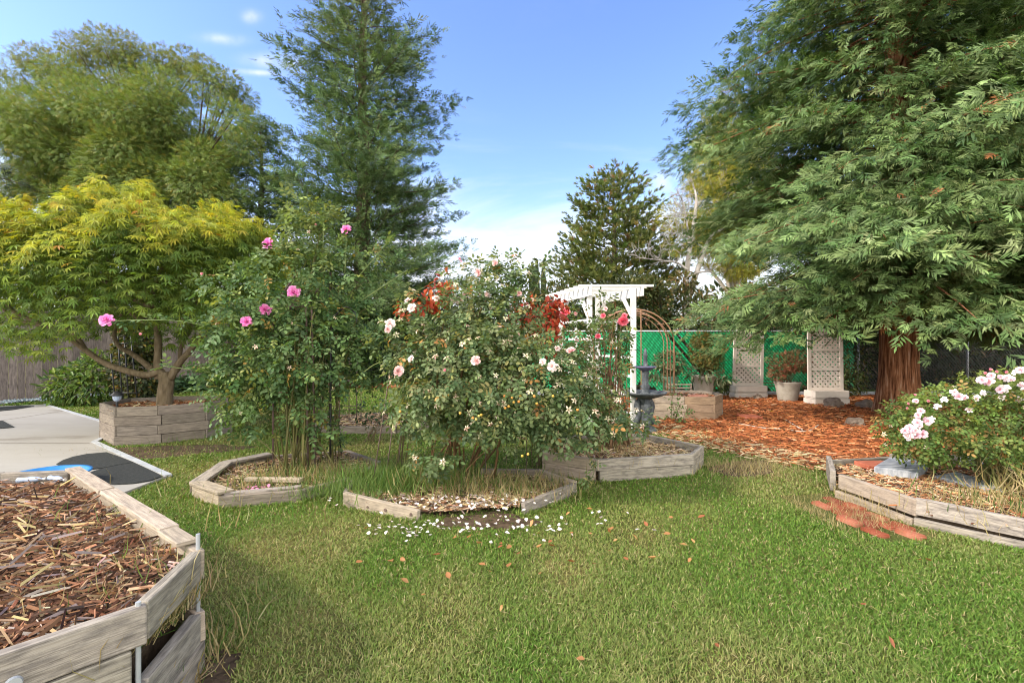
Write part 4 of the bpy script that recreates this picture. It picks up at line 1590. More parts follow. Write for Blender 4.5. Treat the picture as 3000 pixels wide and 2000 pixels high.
def redwood_trunk(r0, r1, H, seed):
    def f(tb, base):
        nz_, ns = 90, 72
        zz = np.linspace(0, H, nz_)
        V = []
        for z in zz:
            rr = r0 * (1 - z / H) ** .7 * .78 + r0 * .28 * math.exp(-z / .45) + .02
            for k in range(ns):
                a = 2 * math.pi * k / ns
                rid = mnoise.noise((math.cos(a) * 4.6 + seed, math.sin(a) * 4.6, z * .30)) + .6 * mnoise.noise((math.cos(a) * 11, math.sin(a) * 11 + seed, z * .8))
                rid += .35 * mnoise.noise((math.cos(a) * 22, math.sin(a) * 22 + seed, z * 1.6))
                butt = .10 * math.exp(-z / .5) * math.sin(a * 5 + seed)
                q = rr * (1 + .10 * rid + butt)
                V.append((base[0] + q * math.cos(a), base[1] + q * math.sin(a), base[2] + z - .05))
        Fs = [[i * ns + k, i * ns + (k + 1) % ns, (i + 1) * ns + (k + 1) % ns, (i + 1) * ns + k] for i in range(nz_ - 1) for k in range(ns)]
        tb.add(V, Fs)
    return f


REDPAL = [(.065, .12, .035), (.105, .17, .052), (.155, .225, .075), (.22, .29, .115), (.36, .15, .06)]
REDW = [3, 4, 4, 2.2, .12]

# big redwood on the right
base = gr(2632, 1215)
radR = lambda z: (3.95 + .10 * z if z < 5 else 4.45 - (z - 5) * .31) if z < 17 else .3
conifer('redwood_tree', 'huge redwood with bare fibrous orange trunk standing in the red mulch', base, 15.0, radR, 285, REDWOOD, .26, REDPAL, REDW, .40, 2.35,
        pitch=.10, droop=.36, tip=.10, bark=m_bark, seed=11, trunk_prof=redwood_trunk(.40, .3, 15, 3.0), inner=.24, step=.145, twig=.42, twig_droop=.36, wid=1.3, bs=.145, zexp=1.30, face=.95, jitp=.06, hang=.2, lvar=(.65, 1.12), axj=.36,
        keep=lambda P: (P[:, 0] + .25 * np.sin(P[:, 2] * 4) > 3.45 + .18 * np.maximum(0, P[:, 1] - base[1]) - .28 * np.maximum(0, P[:, 2] - 4.2)) & ~((P[:, 1] > base[1] + .6) & (P[:, 2] < 3.9) & (P[:, 0] < 7.4)) & ~((P[:, 2] < 1.75) & (np.hypot(P[:, 0] - base[0], P[:, 1] - base[1]) < 2.0)) & (P[:, 2] > 1.25) & (P[:, 2] < 12.5))
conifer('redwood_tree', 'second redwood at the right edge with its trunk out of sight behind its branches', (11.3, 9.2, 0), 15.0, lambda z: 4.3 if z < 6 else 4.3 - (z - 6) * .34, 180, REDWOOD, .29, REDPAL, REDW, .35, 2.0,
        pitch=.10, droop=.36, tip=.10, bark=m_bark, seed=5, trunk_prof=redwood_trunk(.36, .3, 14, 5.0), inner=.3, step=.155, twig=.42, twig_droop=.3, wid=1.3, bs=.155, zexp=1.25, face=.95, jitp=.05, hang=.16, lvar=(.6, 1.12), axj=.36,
        keep=lambda P: (P[:, 2] > 1.5) & (P[:, 2] < 11) & (P[:, 0] < 13.5))

# tall redwood in the middle and its lower neighbour
DKPAL = [(.055, .10, .033), (.08, .135, .045), (.11, .175, .058), (.15, .22, .075), (.20, .25, .08)]


def radC(z):
    return float(np.interp(z, [1.5, 3, 6, 8, 8.6, 10, 13, 15, 17.6], [3.6, 4.0, 4.0, 3.3, 2.9, 3.2, 2.5, 1.6, .25]))


conifer('redwood_tree', 'tall dark redwood rising out of the top of the photo above the pink rose', (-5.6, 18.0, 0), 17.6, radC, 230, REDWOOD, .31, DKPAL, [3, 4, 4, 3, 1], .36, 1.6,
        pitch=.28, droop=.52, tip=.48, bark=m_bark_dark, seed=21, inner=.15, step=.19, twig=.36, twig_droop=-.10, wid=1.35, bs=.17, adroop=.30, top_gold=((.16, .16, .055), 10, 7), jitp=.04, axj=.32, lvar=(.5, 1.15))
conifer('redwood_tree', 'shorter dark redwood between the broad ash and the tall redwood', (-10.0, 19.0, 0), 10.2, lambda z: float(np.interp(z, [1, 4, 7, 10.2], [3.0, 2.9, 2.0, .3])), 110, REDWOOD, .40, DKPAL, [3, 4, 4, 2, 1], .25, 1.4,
        pitch=.25, droop=.5, tip=.34, bark=m_bark_dark, seed=23, inner=.15, step=.25, twig=.36, twig_droop=-.05, bs=.2, wid=1.3, adroop=.2)
# cedar at the left edge
conifer('cedar_tree', 'dark cedar with flat drooping tiers at the left edge of the photo', (-18.6, 16.0, 0), 9.4, lambda z: float(np.interp(z, [1, 4, 7, 9.4], [3.4, 3.1, 2.2, .3])), 42, FINE, .42, [(.05, .08, .06), (.075, .11, .08), (.04, .06, .045)], None, .25, 2.0,
        pitch=.18, droop=.42, tip=.02, bark=m_bark_dark, seed=31, inner=.2, step=.30, twig=.22, twig_droop=.5, bs=.22)
# pine beyond the arbor
PINEPAL = [(.085, .12, .03), (.13, .165, .042), (.18, .205, .06), (.235, .24, .07), (.28, .18, .06)]
conifer('pine_tree', 'broad open pine with tufted upturned branches beyond the white arbor', (6.4, 30, 0), 12.0, lambda z: float(np.interp(z, [4, 5, 7, 9, 10.4, 12], [4.3, 4.5, 3.8, 2.9, 2.4, .7])), 105, TUFT, .46, PINEPAL, [3, 4, 4, 2, .6], .30, 4.2,
        pitch=.10, droop=.22, tip=.42, bark=m_bark_dark, seed=44, inner=.30, step=.27, twig=.30, twig_droop=-.45, bs=.27, wid=1.2, axj=.28, adroop=.75, jitp=.03)
# cypresses far away
for k, (px, py) in enumerate(((1559, 775), (1573, 773), (1592, 770), (1567, 800))):
    d = 60 + k
    c = at(px, 1000, d)
    top = at(px, py, d)
    h = top[2]
    lab = ('leftmost of the slim dark cypresses on the skyline', 'middle one of the slim cypresses on the skyline', 'rightmost and tallest of the slim cypresses on the skyline', 'short cypress tucked between two taller slim ones')[k]
    root = thing('cypress_tree', lab, 'tree', (c[0], c[1], 0), 'cypresses on the skyline')
    mb = MB()
    n = 1500
    t = rng.random(n) ** .9
    rr = .42 * np.sin(np.pi * np.clip(t * .93 + .07, 0, 1)) ** .7 * (1 - t * .45)
    a = rng.uniform(0, 6.28, n)
    pp = np.column_stack([c[0] + rr * np.cos(a), c[1] + rr * np.sin(a), h * .04 + t * h * .95])
    scatter(mb, DIA, pp, np.column_stack([np.cos(a) * .3, np.sin(a) * .3, np.full(n, 1.0)]), np.column_stack([np.cos(a), np.sin(a), np.full(n, .3)]), rng.uniform(.35, .7, n), pick([(.04, .06, .03), (.06, .08, .035)], n))
    mb.build('crown', m_needle, root)
    mb = MB()
    tube(mb, [(c[0], c[1], 0), (c[0], c[1], h * .9)], [.15, .03], 6)
    mb.build('trunk', m_bark_dark, root)


# ---- broadleaf crowns of leaf clumps
def broadleaf(name, label, base, fork_z, clumps, per, tpl, size, pal, w, mat, trunk_r, bark, seed=1, limbs=7, topcol=None, wid=1.0, droop=.2, up=.7, lean=(0, 0), shellk=.6):
    r = np.random.default_rng(seed)
    base = np.array(base, float)
    root = thing(name, label, 'tree', base)
    tb = MB()
    fork = base + np.array((lean[0], lean[1], fork_z))
    tube(tb, smooth_path([base, (base + fork) / 2 + (.05, 0, 0), fork], 4), np.linspace(trunk_r, trunk_r * .8, 9), 12)
    C = np.array([c[:3] for c in clumps])
    Rr = np.array([c[3] for c in clumps])
    # limbs: clumps are reached through a few main limbs
    cen = C[r.choice(len(C), limbs, replace=False)]
    lab_ = np.argmin(((C[:, None] - cen[None]) ** 2).sum(2), 1)
    for k in range(limbs):
        m = C[lab_ == k].mean(0)
        knee = fork + (m - fork) * .6
        tube(tb, bez(fork, fork + (0, 0, .3) + (knee - fork) * .3, knee - (0, 0, .2), knee, 7), np.linspace(trunk_r * .55, trunk_r * .25, 7), 7)
        for c in C[lab_ == k]:
            tube(tb, bez(knee, knee + (c - knee) * .4 + (0, 0, .25), knee + (c - knee) * .7, c, 6), np.linspace(trunk_r * .18, .012, 6), 5)
    tb.build('trunk', bark, root, smooth=True)
    P, U = [], []
    for c, rad_ in zip(C, Rr):
        nn = int(per * (rad_ / Rr.mean()) ** 2)
        u = unit(nn, r)
        k = np.where(r.random(nn) < .6, r.uniform(.75, 1.05, nn), r.random(nn) ** .4)
        k *= 1 + .25 * np.sin(u[:, 0] * 5 + c[0] * 3) * np.sin(u[:, 1] * 5 + c[1]) * np.sin(u[:, 2] * 4)
        P.append(c + u * rad_ * k[:, None] * np.array((1, 1, .8)))
        U.append(u)
    P, U = np.concatenate(P), np.concatenate(U)
    n = len(P)
    ax = nrm(U + unit(n, r) * .6 + np.array((0, 0, -droop)))
    nm = nrm(U * .5 + unit(n, r) * .5 + np.array((0, 0, up)))
    cc = pick(pal, n, r, w, .16)
    if topcol is not None:
        f = np.clip((P[:, 2] - topcol[1]) / topcol[2], 0, 1)[:, None] * r.random((n, 1))
        cc = cc * (1 - f) + np.array(topcol[0]) * f
    mb = MB()
    scatter(mb, tpl, P, ax, nm, r.uniform(size[0], size[1], n), cc, wid=wid)
    mb.build('crown', mat, root)
    return root


# broad ash on the left: clumps ordered in an uneven dome
rA = np.random.default_rng(5)
cl = []
ca = np.array((-15.9, 20.0, 8.7))
for i in range(92):
    u = unit(1, rA)[0]
    if u[2] < -.55:
        u[2] = -u[2] * .5
    k = rA.uniform(.35, 1.0) ** .5
    cl.append((*(ca + u * np.array((5.0, 4.0, 3.7)) * k), rA.uniform(.65, 1.1)))
for i in range(34):
    cl.append((*at(rA.uniform(40, 720), rA.uniform(330, 640), 17.5 + rA.uniform(-1, 1)), rA.uniform(.7, 1.05)))
for (px, py, rr) in ((300, 230, 1.0), (260, 260, 1.0), (340, 290, 1.0), (400, 230, .9), (180, 260, .9), (460, 300, 1.0), (90, 170, .55), (60, 215, .7), (130, 195, .7), (215, 135, .5), (265, 150, .6), (300, 125, .6), (330, 140, .7), (370, 130, .5), (395, 170, .6), (480, 165, .45), (500, 190, .5), (540, 175, .5), (560, 210, .5), (600, 205, .5), (590, 185, .4),
                     (660, 235, .5), (680, 260, .5), (690, 300, .6), (715, 290, .5), (715, 360, .6), (650, 300, .6), (30, 290, .8), (20, 250, .6), (620, 250, .7), (15, 350, .8), (735, 400, .6), (560, 250, .8), (450, 200, .8), (200, 190, .8)):
    cl.append((*at(px, py, 20 + rA.uniform(-1, 1)), rr * 1.15))
ASHPAL = [(.11, .175, .045), (.15, .215, .055), (.195, .26, .07), (.25, .29, .08), (.29, .25, .06)]
broadleaf('ash_tree', 'broad olive green ash with bronze tips behind the yellow maple', (-15.6, 20.4, 0), 4.2, cl, 900, ASH, (.11, .19), ASHPAL, [3, 4, 3, 1.5, .8], m_shrub_leaf, .32, m_bark_dark, seed=8, limbs=12,
          topcol=((.28, .20, .06), 11.4, 4.0), wid=.85)

# yellow green tree hidden behind the big redwood
cl = []
for i in range(44):
    u = unit(1, rA)[0]
    cl.append((*(np.array((11.1, 24.5, 9.0)) + u * np.array((3.1, 2.6, 4.6)) * rA.uniform(.4, 1) ** .5), rA.uniform(.7, 1.15)))
broadleaf('yellow_tree', 'golden green tree peeping out behind the left side of the huge redwood', (11.4, 24.7, 0), 3.6, cl, 620, ASH, (.16, .26), [(.30, .31, .045), (.40, .39, .06), (.48, .42, .07), (.20, .23, .04)], None, m_shrub_leaf, .2, m_bark_pale, seed=9)
# bare pale tree
root = thing('bare_tree', 'bare tree with pale forked trunk and dry twigs right of the pine', 'tree', (at(2028, 1000, 22)[0], 22, 0))
mb = MB()
D = 22
for pts, r0, r1 in (([(2012, 1068), (2010, 860), (2013, 790), (2022, 720), (2035, 640), (2040, 580), (2030, 540)], .17, .03), ([(2012, 880), (2040, 800), (2065, 730), (2085, 690), (2120, 670)], .15, .05),
                    ([(2013, 790), (1985, 770), (1950, 765), (1900, 758), (1860, 755)], .06, .012), ([(2030, 700), (2000, 690), (1985, 680), (1965, 690)], .05, .01), ([(2022, 720), (2010, 640), (2000, 590), (1990, 570), (1978, 572)], .05, .01),
                    ([(2035, 640), (2005, 635), (1970, 632)], .03, .008), ([(2065, 730), (2040, 712), (2020, 700)], .05, .015), ([(2000, 690), (1975, 720), (1965, 740)], .025, .006), ([(2040, 800), (2070, 795), (2100, 800)], .05, .02)):
    q = smooth_path([at(x, y, D + .3 * math.sin(i)) for i, (x, y) in enumerate(pts)], 4)
    tube(mb, q, np.linspace(r0, r1, len(q)), 7)
    for j in range(4, len(q) - 1):
        for _ in range(2 if r0 < .1 else 1):
            dd = nrm(np.array((random.gauss(-.2, .6), random.gauss(0, .5), random.gauss(.35, .5))))
            L = random.uniform(.4, 1.1)
            e = q[j] + dd * L
            m_ = q[j] + dd * L * .5 + np.array((0, 0, random.uniform(-.1, .1)))
            tube(mb, [q[j], m_, e], [.016, .011, .005], 4)
            for _ in range(2):
                tube(mb, [m_, m_ + nrm(dd + np.array((random.gauss(0, .6), random.gauss(0, .6), random.gauss(0, .6)))) * L * .5], [.009, .004], 4)
mb.build('trunk', m_bark_pale, root, smooth=True)

# ---- hedges and background shrubs
IVY = [(.03, .055, .02), (.045, .08, .025), (.07, .105, .035), (.10, .12, .04), (.20, .11, .05)]


def hedge(label, x0, x1, y, z1, depth, n, size, pal, w=None, name='hedge', z0=0.0, tpl=DIA, cat='hedge', topcol=None, lumps=None):
    ells = []
    L = x1 - x0
    k = max(2, int(L / (depth * .8)))
    for i in range(k):
        h = z1 * random.uniform(.82, 1.05)
        ells.append((x0 + L * (i + .5) / k, y + random.uniform(-.15, .15), z0 + (h - z0) * .5, L / k * .8, depth * .5, (h - z0) * .52, 1))
    for i in range(k * 2):
        rr = random.uniform(.25, .5)
        ells.append((random.uniform(x0, x1), y - depth * .25 + random.uniform(-.2, .2), random.uniform(z0 + rr, z1), rr * 1.3, rr, rr, .25))
    return shrub(name, label, cat, ((x0 + x1) / 2, y, 0), ells, n, tpl, size, pal, w, stems=int(6 + L * 3), stem_r=.03, shell=.65, topcol=topcol, stem_mat=m_cane)


hedge('dense mixed hedge with brown leaves just behind the green slatted fence', .9, 9.0, 14.5, 3.2, 1.6, 24000, (.10, .19), IVY + [(.30, .17, .08)], [3, 4, 4, 3, 1.2, .8], topcol=((.16, .16, .05), 2.4, 3.4))
hedge('olive shrubbery under the pine left of the arbor', 1.2, 6.2, 20.0, 4.1, 2.2, 13000, (.14, .26), [(.07, .09, .03), (.11, .12, .04), (.15, .15, .05), (.05, .07, .025)], None)
hedge('pale autumn shrubbery behind the arbor roof and bare tree', 6.0, 11.5, 18.0, 3.75, 2.0, 9000, (.14, .24), [(.15, .15, .05), (.2, .18, .06), (.10, .12, .04), (.26, .17, .07)], None)
hedge('dark hedge along the back lawn below the redwoods', -10.2, -3.2, 17.2, 3.3, 1.8, 17000, (.14, .24), [(.02, .04, .018), (.035, .06, .025), (.05, .08, .03)], None)
hedge('dark hedge behind the pale rose with ruddy lower leaves', -3.4, 1.4, 16.6, 2.9, 1.6, 13000, (.13, .22), [(.025, .045, .02), (.045, .07, .027), (.07, .095, .035), (.16, .07, .035)], [4, 4, 2, .6])
hedge('tangled dark thicket behind the bare wire fence on the right', 9.2, 19.0, 14.9, 3.3, 1.5, 22000, (.12, .24), [(.02, .035, .016), (.035, .055, .022), (.06, .085, .03), (.16, .10, .05)], [4, 4, 2, .7])
hedge('green trees beyond the board fence at the far left', -21, -12.5, 23.5, 5.5, 3.0, 9000, (.22, .4), [(.04, .06, .025), (.06, .085, .03)], None)
for k, (xa, ya, wd, hh) in enumerate(((-48, 55, 44, 7.5), (0, 70, 48, 6.0), (46, 58, 46, 8.0))):
    hedge(('far line of trees beyond the ash', 'far line of trees beyond the arbor', 'far line of trees beyond the right fence')[k], xa - wd / 2, xa + wd / 2, ya, hh, 5, 5200, (.9, 1.7), [(.05, .07, .03), (.07, .09, .035), (.04, .055, .025)], None, name='tree_line', cat='trees')
# ivy on the ground behind the maple planter, along the fence foot
p, u, idx, k = ell_points(5200, [(-9.0, 15.1, .1, 2.6, .8, .35, 1), (-6.6, 15.7, .1, 2.2, .7, .4, 1), (-10.2, 14.3, .1, .8, .8, .35, .5)], shell=.7)
kk = p[:, 2] > .02
p = p[kk]
mb = MB()
scatter(mb, LEAF, p, unit(len(p)) * (1, 1, .3), np.column_stack([rng.normal(0, .4, (len(p), 2)), np.ones(len(p))]), rng.uniform(.10, .17, len(p)), pick([(.04, .085, .04), (.06, .12, .05), (.09, .16, .07)], len(p)), wid=1.5)
tag(mb.build('ivy', m_shrub_leaf), 'low green ivy carpeting the foot of the back fence', 'ivy', kind='stuff')

# shrubs by the board fence
shrub('fence_shrub', 'bright leafy shrub spilling over the gravel by the board fence', 'shrub', (-10.0, 11.3, 0), [(-10.0, 11.3, .55, .65, .5, .55, 1), (-10.5, 11.1, .5, .35, .3, .35, .4), (-9.9, 11.4, .9, .35, .3, .4, .4)], 1500, LEAF, (.11, .2), [(.09, .16, .03), (.14, .22, .05), (.20, .27, .06), (.05, .10, .03)], None, wid=.55, stems=10, droop=.3)
shrub('climber', 'dark bronze climber mounded on supports beside the bright leafy shrub', 'climber', (-9.0, 11.3, 0), [(-9.0, 11.4, .8, .55, .45, .85, 1), (-8.85, 11.3, 1.5, .45, .4, .5, .8), (-9.2, 11.2, 2.0, .3, .3, .3, .3)], 4200, LEAF, (.06, .12), [(.035, .05, .02), (.07, .085, .025), (.12, .13, .035), (.22, .17, .04), (.17, .09, .03)], [4, 4, 2, 1, .8], wid=1.2, stems=12)
# potted plants
shrub('potted_shrub', 'airy yellow green shrub growing from the grey flared pot', 'potted plant', (4.95, 12.35, .55), [(5.0, 12.35, 1.25, .42, .35, .42, 1), (5.1, 12.3, 1.0, .35, .3, .25, .5), (4.9, 12.3, 1.55, .25, .22, .2, .4)], 2600, FINE, (.06, .12), [(.13, .13, .035), (.17, .16, .04), (.24, .17, .045), (.09, .11, .03), (.34, .18, .04)], [3, 3, 1.5, 2, .5], stems=7, stem_r=.012)
shrub('trailing_plant', 'silvery long leaved plant trailing over the rim of the grey flared pot', 'potted plant', (4.95, 12.3, .58), [(4.85, 12.15, .68, .42, .25, .14, 1), (5.3, 12.1, .58, .28, .2, .15, .5)], 170, LEAF, (.12, .22), [(.17, .21, .12), (.23, .27, .16), (.12, .17, .09)], None, wid=.5, stems=6, stem_r=.006, droop=.5)
shrub('potted_shrub', 'grey green bushy plant growing from the green glazed pot', 'potted plant', (3.97, 12.0, .58), [(3.95, 12.0, .95, .36, .3, .28, 1), (3.6, 11.9, .72, .25, .2, .2, .3)], 620, LEAF, (.09, .17), [(.12, .17, .08), (.17, .22, .11), (.22, .26, .15), (.08, .12, .06)], None, wid=.6, stems=8)
shrub('potted_shrub', 'sparse reddish nandina growing from the pot between the lattice screens', 'potted plant', (6.95, 12.05, .42), [(6.8, 12.0, .95, .34, .3, .26, .8), (7.15, 12.0, 1.0, .36, .3, .27, 1), (6.65, 11.95, .72, .2, .2, .18, .4), (7.4, 12, .9, .22, .2, .16, .3)], 1150, FINE, (.07, .13), [(.22, .09, .05), (.30, .12, .06), (.13, .10, .04), (.40, .11, .07), (.17, .13, .05)], [3, 3, 2, 1, 2], stems=10, stem_r=.01, shell=.2)
shrub('fence_creeper', 'tangle of dry stems and green weeds between the lattice screen and the trunk', 'creeper', (8.8, 12.9, 0), [(8.9, 12.9, .35, .7, .3, .35, 1), (9.2, 12.8, .9, .5, .25, .5, .5), (5.6, 13.0, .3, .5, .2, .25, .4)], 1900, DIA, (.06, .13), [(.07, .11, .03), (.11, .14, .045), (.15, .13, .05), (.05, .08, .025)], None, stems=26, stem_r=.008, shell=.2)
shrub('weed', 'small leafy weed sprouting at the foot of the redwood trunk', 'weed', (*gr(2600, 1222)[:2], 0), [(*gr(2600, 1205)[:2] + np.array((0, -.5)), .25, .12, .1, .2, 1)], 90, LEAF, (.05, .09), [(.08, .15, .06), (.11, .19, .08)], None, stems=5, stem_r=.005)
shrub('sapling', 'thin sapling with small leaves before the octagonal planter', 'sapling', (2.98, 8.75, 0), [(2.95, 8.75, .45, .16, .12, .5, 1), (3.1, 8.7, .15, .22, .15, .18, .8)], 190, LEAF, (.04, .07), [(.10, .17, .05), (.14, .21, .07)], None, stems=7, stem_r=.006, shell=.2)
shrub('dark_seedling', 'sparse dark leaved seedling on the sunlit back lawn behind the stakes', 'seedling', (-2.15, 7.2, 0), [(-2.1, 7.2, .45, .30, .2, .25, 1), (-1.6, 7.3, .4, .22, .2, .22, .5)], 110, LEAF, (.05, .08), [(.03, .06, .025), (.05, .08, .035)], None, stems=12, stem_r=.005, shell=.1)

# ------------------------------------------------------------------ Japanese maple
D = 7.6
root = thing('maple_tree', 'Japanese maple with spreading limbs and yellow green crown in the tall planter', 'tree', (*at(482, 1000, D)[:2], .45))
mb = MB()


def limb(pts, r0, r1, dd=0.0, side=8):
    n = len(pts)
    q = smooth_path([at(x, y, D + dd * i / max(1, n - 1)) for i, (x, y) in enumerate(pts)], 5)
    tube(mb, q, np.linspace(r0, r1, len(q)), side)
    return q


limbs_q = [limb([(482, 1195), (484, 1150), (488, 1115), (480, 1095)], .115, .10)]
limbs_q += [limb([(488, 1105), (465, 1090), (430, 1098), (380, 1088), (310, 1065), (250, 1025), (210, 995), (165, 965), (100, 940), (45, 915), (10, 880)], .06, .022, -.5),
            limb([(250, 1025), (215, 975), (160, 960), (120, 952), (75, 945), (30, 925), (0, 890)], .04, .018, -.2),
            limb([(470, 1100), (450, 1085), (420, 1060), (385, 1035), (350, 1015), (335, 980), (350, 930), (380, 900)], .055, .02, .4),
            limb([(466, 1110), (462, 1060), (463, 1000), (458, 950), (445, 900), (430, 850), (420, 800), (425, 740)], .062, .02, .1),
            limb([(445, 900), (400, 880), (350, 850), (300, 820), (230, 795), (150, 770), (80, 760)], .042, .014, -.4),
            limb([(430, 945), (385, 915), (345, 870), (325, 820), (312, 760), (310, 700)], .045, .014, -.3),
            limb([(498, 1110), (520, 1070), (545, 1040), (575, 1005), (600, 965), (620, 930), (660, 900)], .06, .018, -.2),
            limb([(560, 1020), (600, 990), (630, 975), (680, 960), (720, 930)], .035, .012, .5),
            limb([(445, 900), (450, 850), (470, 800), (500, 740), (540, 700), (600, 670)], .04, .014, .3),
            limb([(500, 1100), (525, 1075), (530, 1020), (560, 960), (570, 900), (600, 840)], .04, .014, .8),
            limb([(210, 995), (195, 950), (180, 900), (175, 840), (170, 780)], .03, .01, -.2), limb([(225, 1000), (200, 960), (190, 900), (200, 850)], .03, .01, .2)]
mb.build('trunk', m_bark_maple, root, smooth=True)
# crown: tiers of leaves hugging a spreading umbrella
rM = np.random.default_rng(77)
n = 25000
th, rr = rM.uniform(0, 2 * np.pi, n), np.sqrt(rM.random(n))
cxm, cym = at(365, 1000, D)[0], D
X = cxm + rr * np.cos(th) * 2.55
Y = cym + rr * np.sin(th) * 1.75
topz = 3.62 - .85 * rr ** 2.4 + .24 * np.sin(X * 3.1 + 1) * np.cos(Y * 2.7) + .10 * np.sin(X * 7 + Y * 3) + .09 * np.sin(X * 11 - Y * 8) + .06 * (X - cxm)
depthk = rM.random(n)
Z = topz - np.where(depthk < .55, rM.exponential(.20, n), rM.uniform(.1, 2.0, n))
spr = rM.uniform(-1, 1, (70, 2)) * (2.3, 1.6)
sd_ = np.min(np.hypot(X[:, None] - cxm - spr[None, :, 0], Y[:, None] - cym - spr[None, :, 1]), 1)
up_ = (sd_ < .10) & (depthk < .6)
Z = np.where(up_, topz + rM.uniform(0, .26, n), Z)
# gather leaves into fans along twigs
jx = .16 * np.round(X / .16 + rM.normal(0, .3, n))
X = X * .6 + jx * .4
pz = 1.62 + .35 * np.sin(X * 2.2) * np.cos(Y * 2) + np.clip(.4 - rr, 0, 1) * 1.0 - .12 * (np.sin(X * 5.1 + Y * 2) > .2)
kk = (Z > pz) & ~((Z < 2.3) & (rM.random(n) < .25))
X, Y, Z, rr, th, depthk, topz = X[kk], Y[kk], Z[kk], rr[kk], th[kk], depthk[kk], topz[kk]
n = len(X)
outw = np.column_stack([np.cos(th), np.sin(th), np.full(n, -.35)])
ax = nrm(outw * .7 + unit(n, rM) * .7 + (0, 0, -.25))
nm = nrm(np.column_stack([np.cos(th) * .35, np.sin(th) * .35, np.ones(n)]) + unit(n, rM) * .45)
C = pick([(.09, .16, .03), (.13, .21, .04), (.19, .27, .045)], n, rM, None, .15)
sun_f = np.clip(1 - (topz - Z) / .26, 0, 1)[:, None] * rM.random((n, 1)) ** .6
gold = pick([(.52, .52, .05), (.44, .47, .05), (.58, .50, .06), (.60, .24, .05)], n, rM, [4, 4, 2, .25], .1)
C = C * (1 - sun_f) + gold * sun_f  # leaves near the crown top turn gold, painting backlight into their colour
mb = MB()
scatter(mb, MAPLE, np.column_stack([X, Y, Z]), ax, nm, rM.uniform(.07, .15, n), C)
mb.build('crown', m_maple_leaf, root)

# ------------------------------------------------------------------ roses
def make_rose(name, mat, pal, layers=((.22, 4), (.32, 5), (.42, 6), (.5, 7), (.5, 8)), open_=1.0, seed=3):
    """a full bloom: cupped petals in turns, one unit across"""
    r = np.random.default_rng(seed)
    mb = MB()
    for li, (rad_, cnt) in enumerate(layers):
        f = li / (len(layers) - 1)
        for i in range(cnt):
            a = 2 * math.pi * (i + .5 * (li % 2)) / cnt + r.normal(0, .15)
            tilt = (.10 + .95 * f * open_) + r.normal(0, .1)
            wdt = rad_ * (2.5 / cnt ** .5) * r.uniform(.85, 1.15)
            L = rad_ * (1.15 - .25 * f) * r.uniform(.9, 1.15) + .12
            V, C = [], []
            nu, nv = 4, 3
            c = pick(pal, 1, r, None, .06)[0]
            for u in range(nu + 1):
                uu = u / nu
                for v in range(-nv + 1, nv):
                    vv = v / (nv - 1)
                    hw = wdt * (math.sin(math.pi * (.12 + .60 * uu)) ** .6) * .56 * (1 - .25 * uu * abs(vv))
                    out = .03 + .05 * f + L * uu * math.sin(tilt) + .10 * uu * uu * f
                    up = L * uu * math.cos(tilt) - .05 * f - .12 * f * uu ** 3 * open_ + .02
                    cup = .22 * (1 - f * .5) * vv * vv * wdt
                    rr_ = out - cup
                    x, y = rr_, vv * hw + .02 * math.sin(uu * 7 + li)
                    V.append((x * math.cos(a) - y * math.sin(a), x * math.sin(a) + y * math.cos(a), up + r.normal(0, .008)))
                    C.append(c * (1 - .35 * uu ** 2) + .35 * uu ** 2 * np.minimum(1, c * .4 + .55))
            m = 2 * nv - 1
            Fs = [[u * m + v, u * m + v + 1, (u + 1) * m + v + 1, (u + 1) * m + v] for u in range(nu) for v in range(m - 1)]
            mb.add(V, Fs, np.clip(np.array(C), 0, 1))
    o = mb.build(name, mat, smooth=True)
    me = o.data
    bpy.data.objects.remove(o)
    return me


HOT = make_rose('hot_pink_bloom', m_petal, [(.84, .13, .52), (.88, .22, .60), (.80, .09, .45)])
HOT2 = make_rose('hot_pink_bloom', m_petal, [(.85, .15, .54), (.90, .3, .64)], open_=1.25, seed=8)
PALE = make_rose('pale_pink_bloom', m_petal, [(.90, .60, .57), (.91, .66, .63), (.88, .50, .48)], open_=.8, seed=4)
PALE2 = make_rose('pale_pink_bloom', m_petal, [(.92, .76, .71), (.91, .68, .64)], open_=1.1, seed=5)
RED = make_rose('red_pink_bloom', m_petal, [(.85, .06, .14), (.88, .16, .22), (.80, .04, .12)], open_=1.1, seed=6)
FLORI = make_rose('floribunda_bloom', m_petal, [(.91, .60, .66), (.92, .68, .72), (.89, .52, .60)], open_=1.1, seed=12)
FLORI2 = make_rose('floribunda_bloom', m_petal, [(.92, .72, .75), (.92, .78, .80)], open_=1.3, seed=13, layers=((.3, 4), (.45, 5), (.52, 6)))
BUD = make_rose('rose_bud', m_petal, [(.84, .30, .38), (.86, .42, .46)], layers=((.3, 3), (.36, 4)), open_=.15, seed=14)


def bloom(me, root, p, size, facing, name='rose_bloom', label=None):
    o = bpy.data.objects.new(name, me)
    col.objects.link(o)
    o.parent = root
    o.location = Vector(p) - root.location
    q = Vector(facing).normalized().to_track_quat('Z', 'Y')
    o.rotation_euler = (q.to_matrix() @ Matrix.Rotation(random.uniform(0, 6.28), 3, 'Z')).to_euler()
    if name == 'rose_bloom':
        size *= .74
    o.scale = (size, size, size * random.uniform(.8, 1.05))
    if label:
        o['label'] = label
    return o


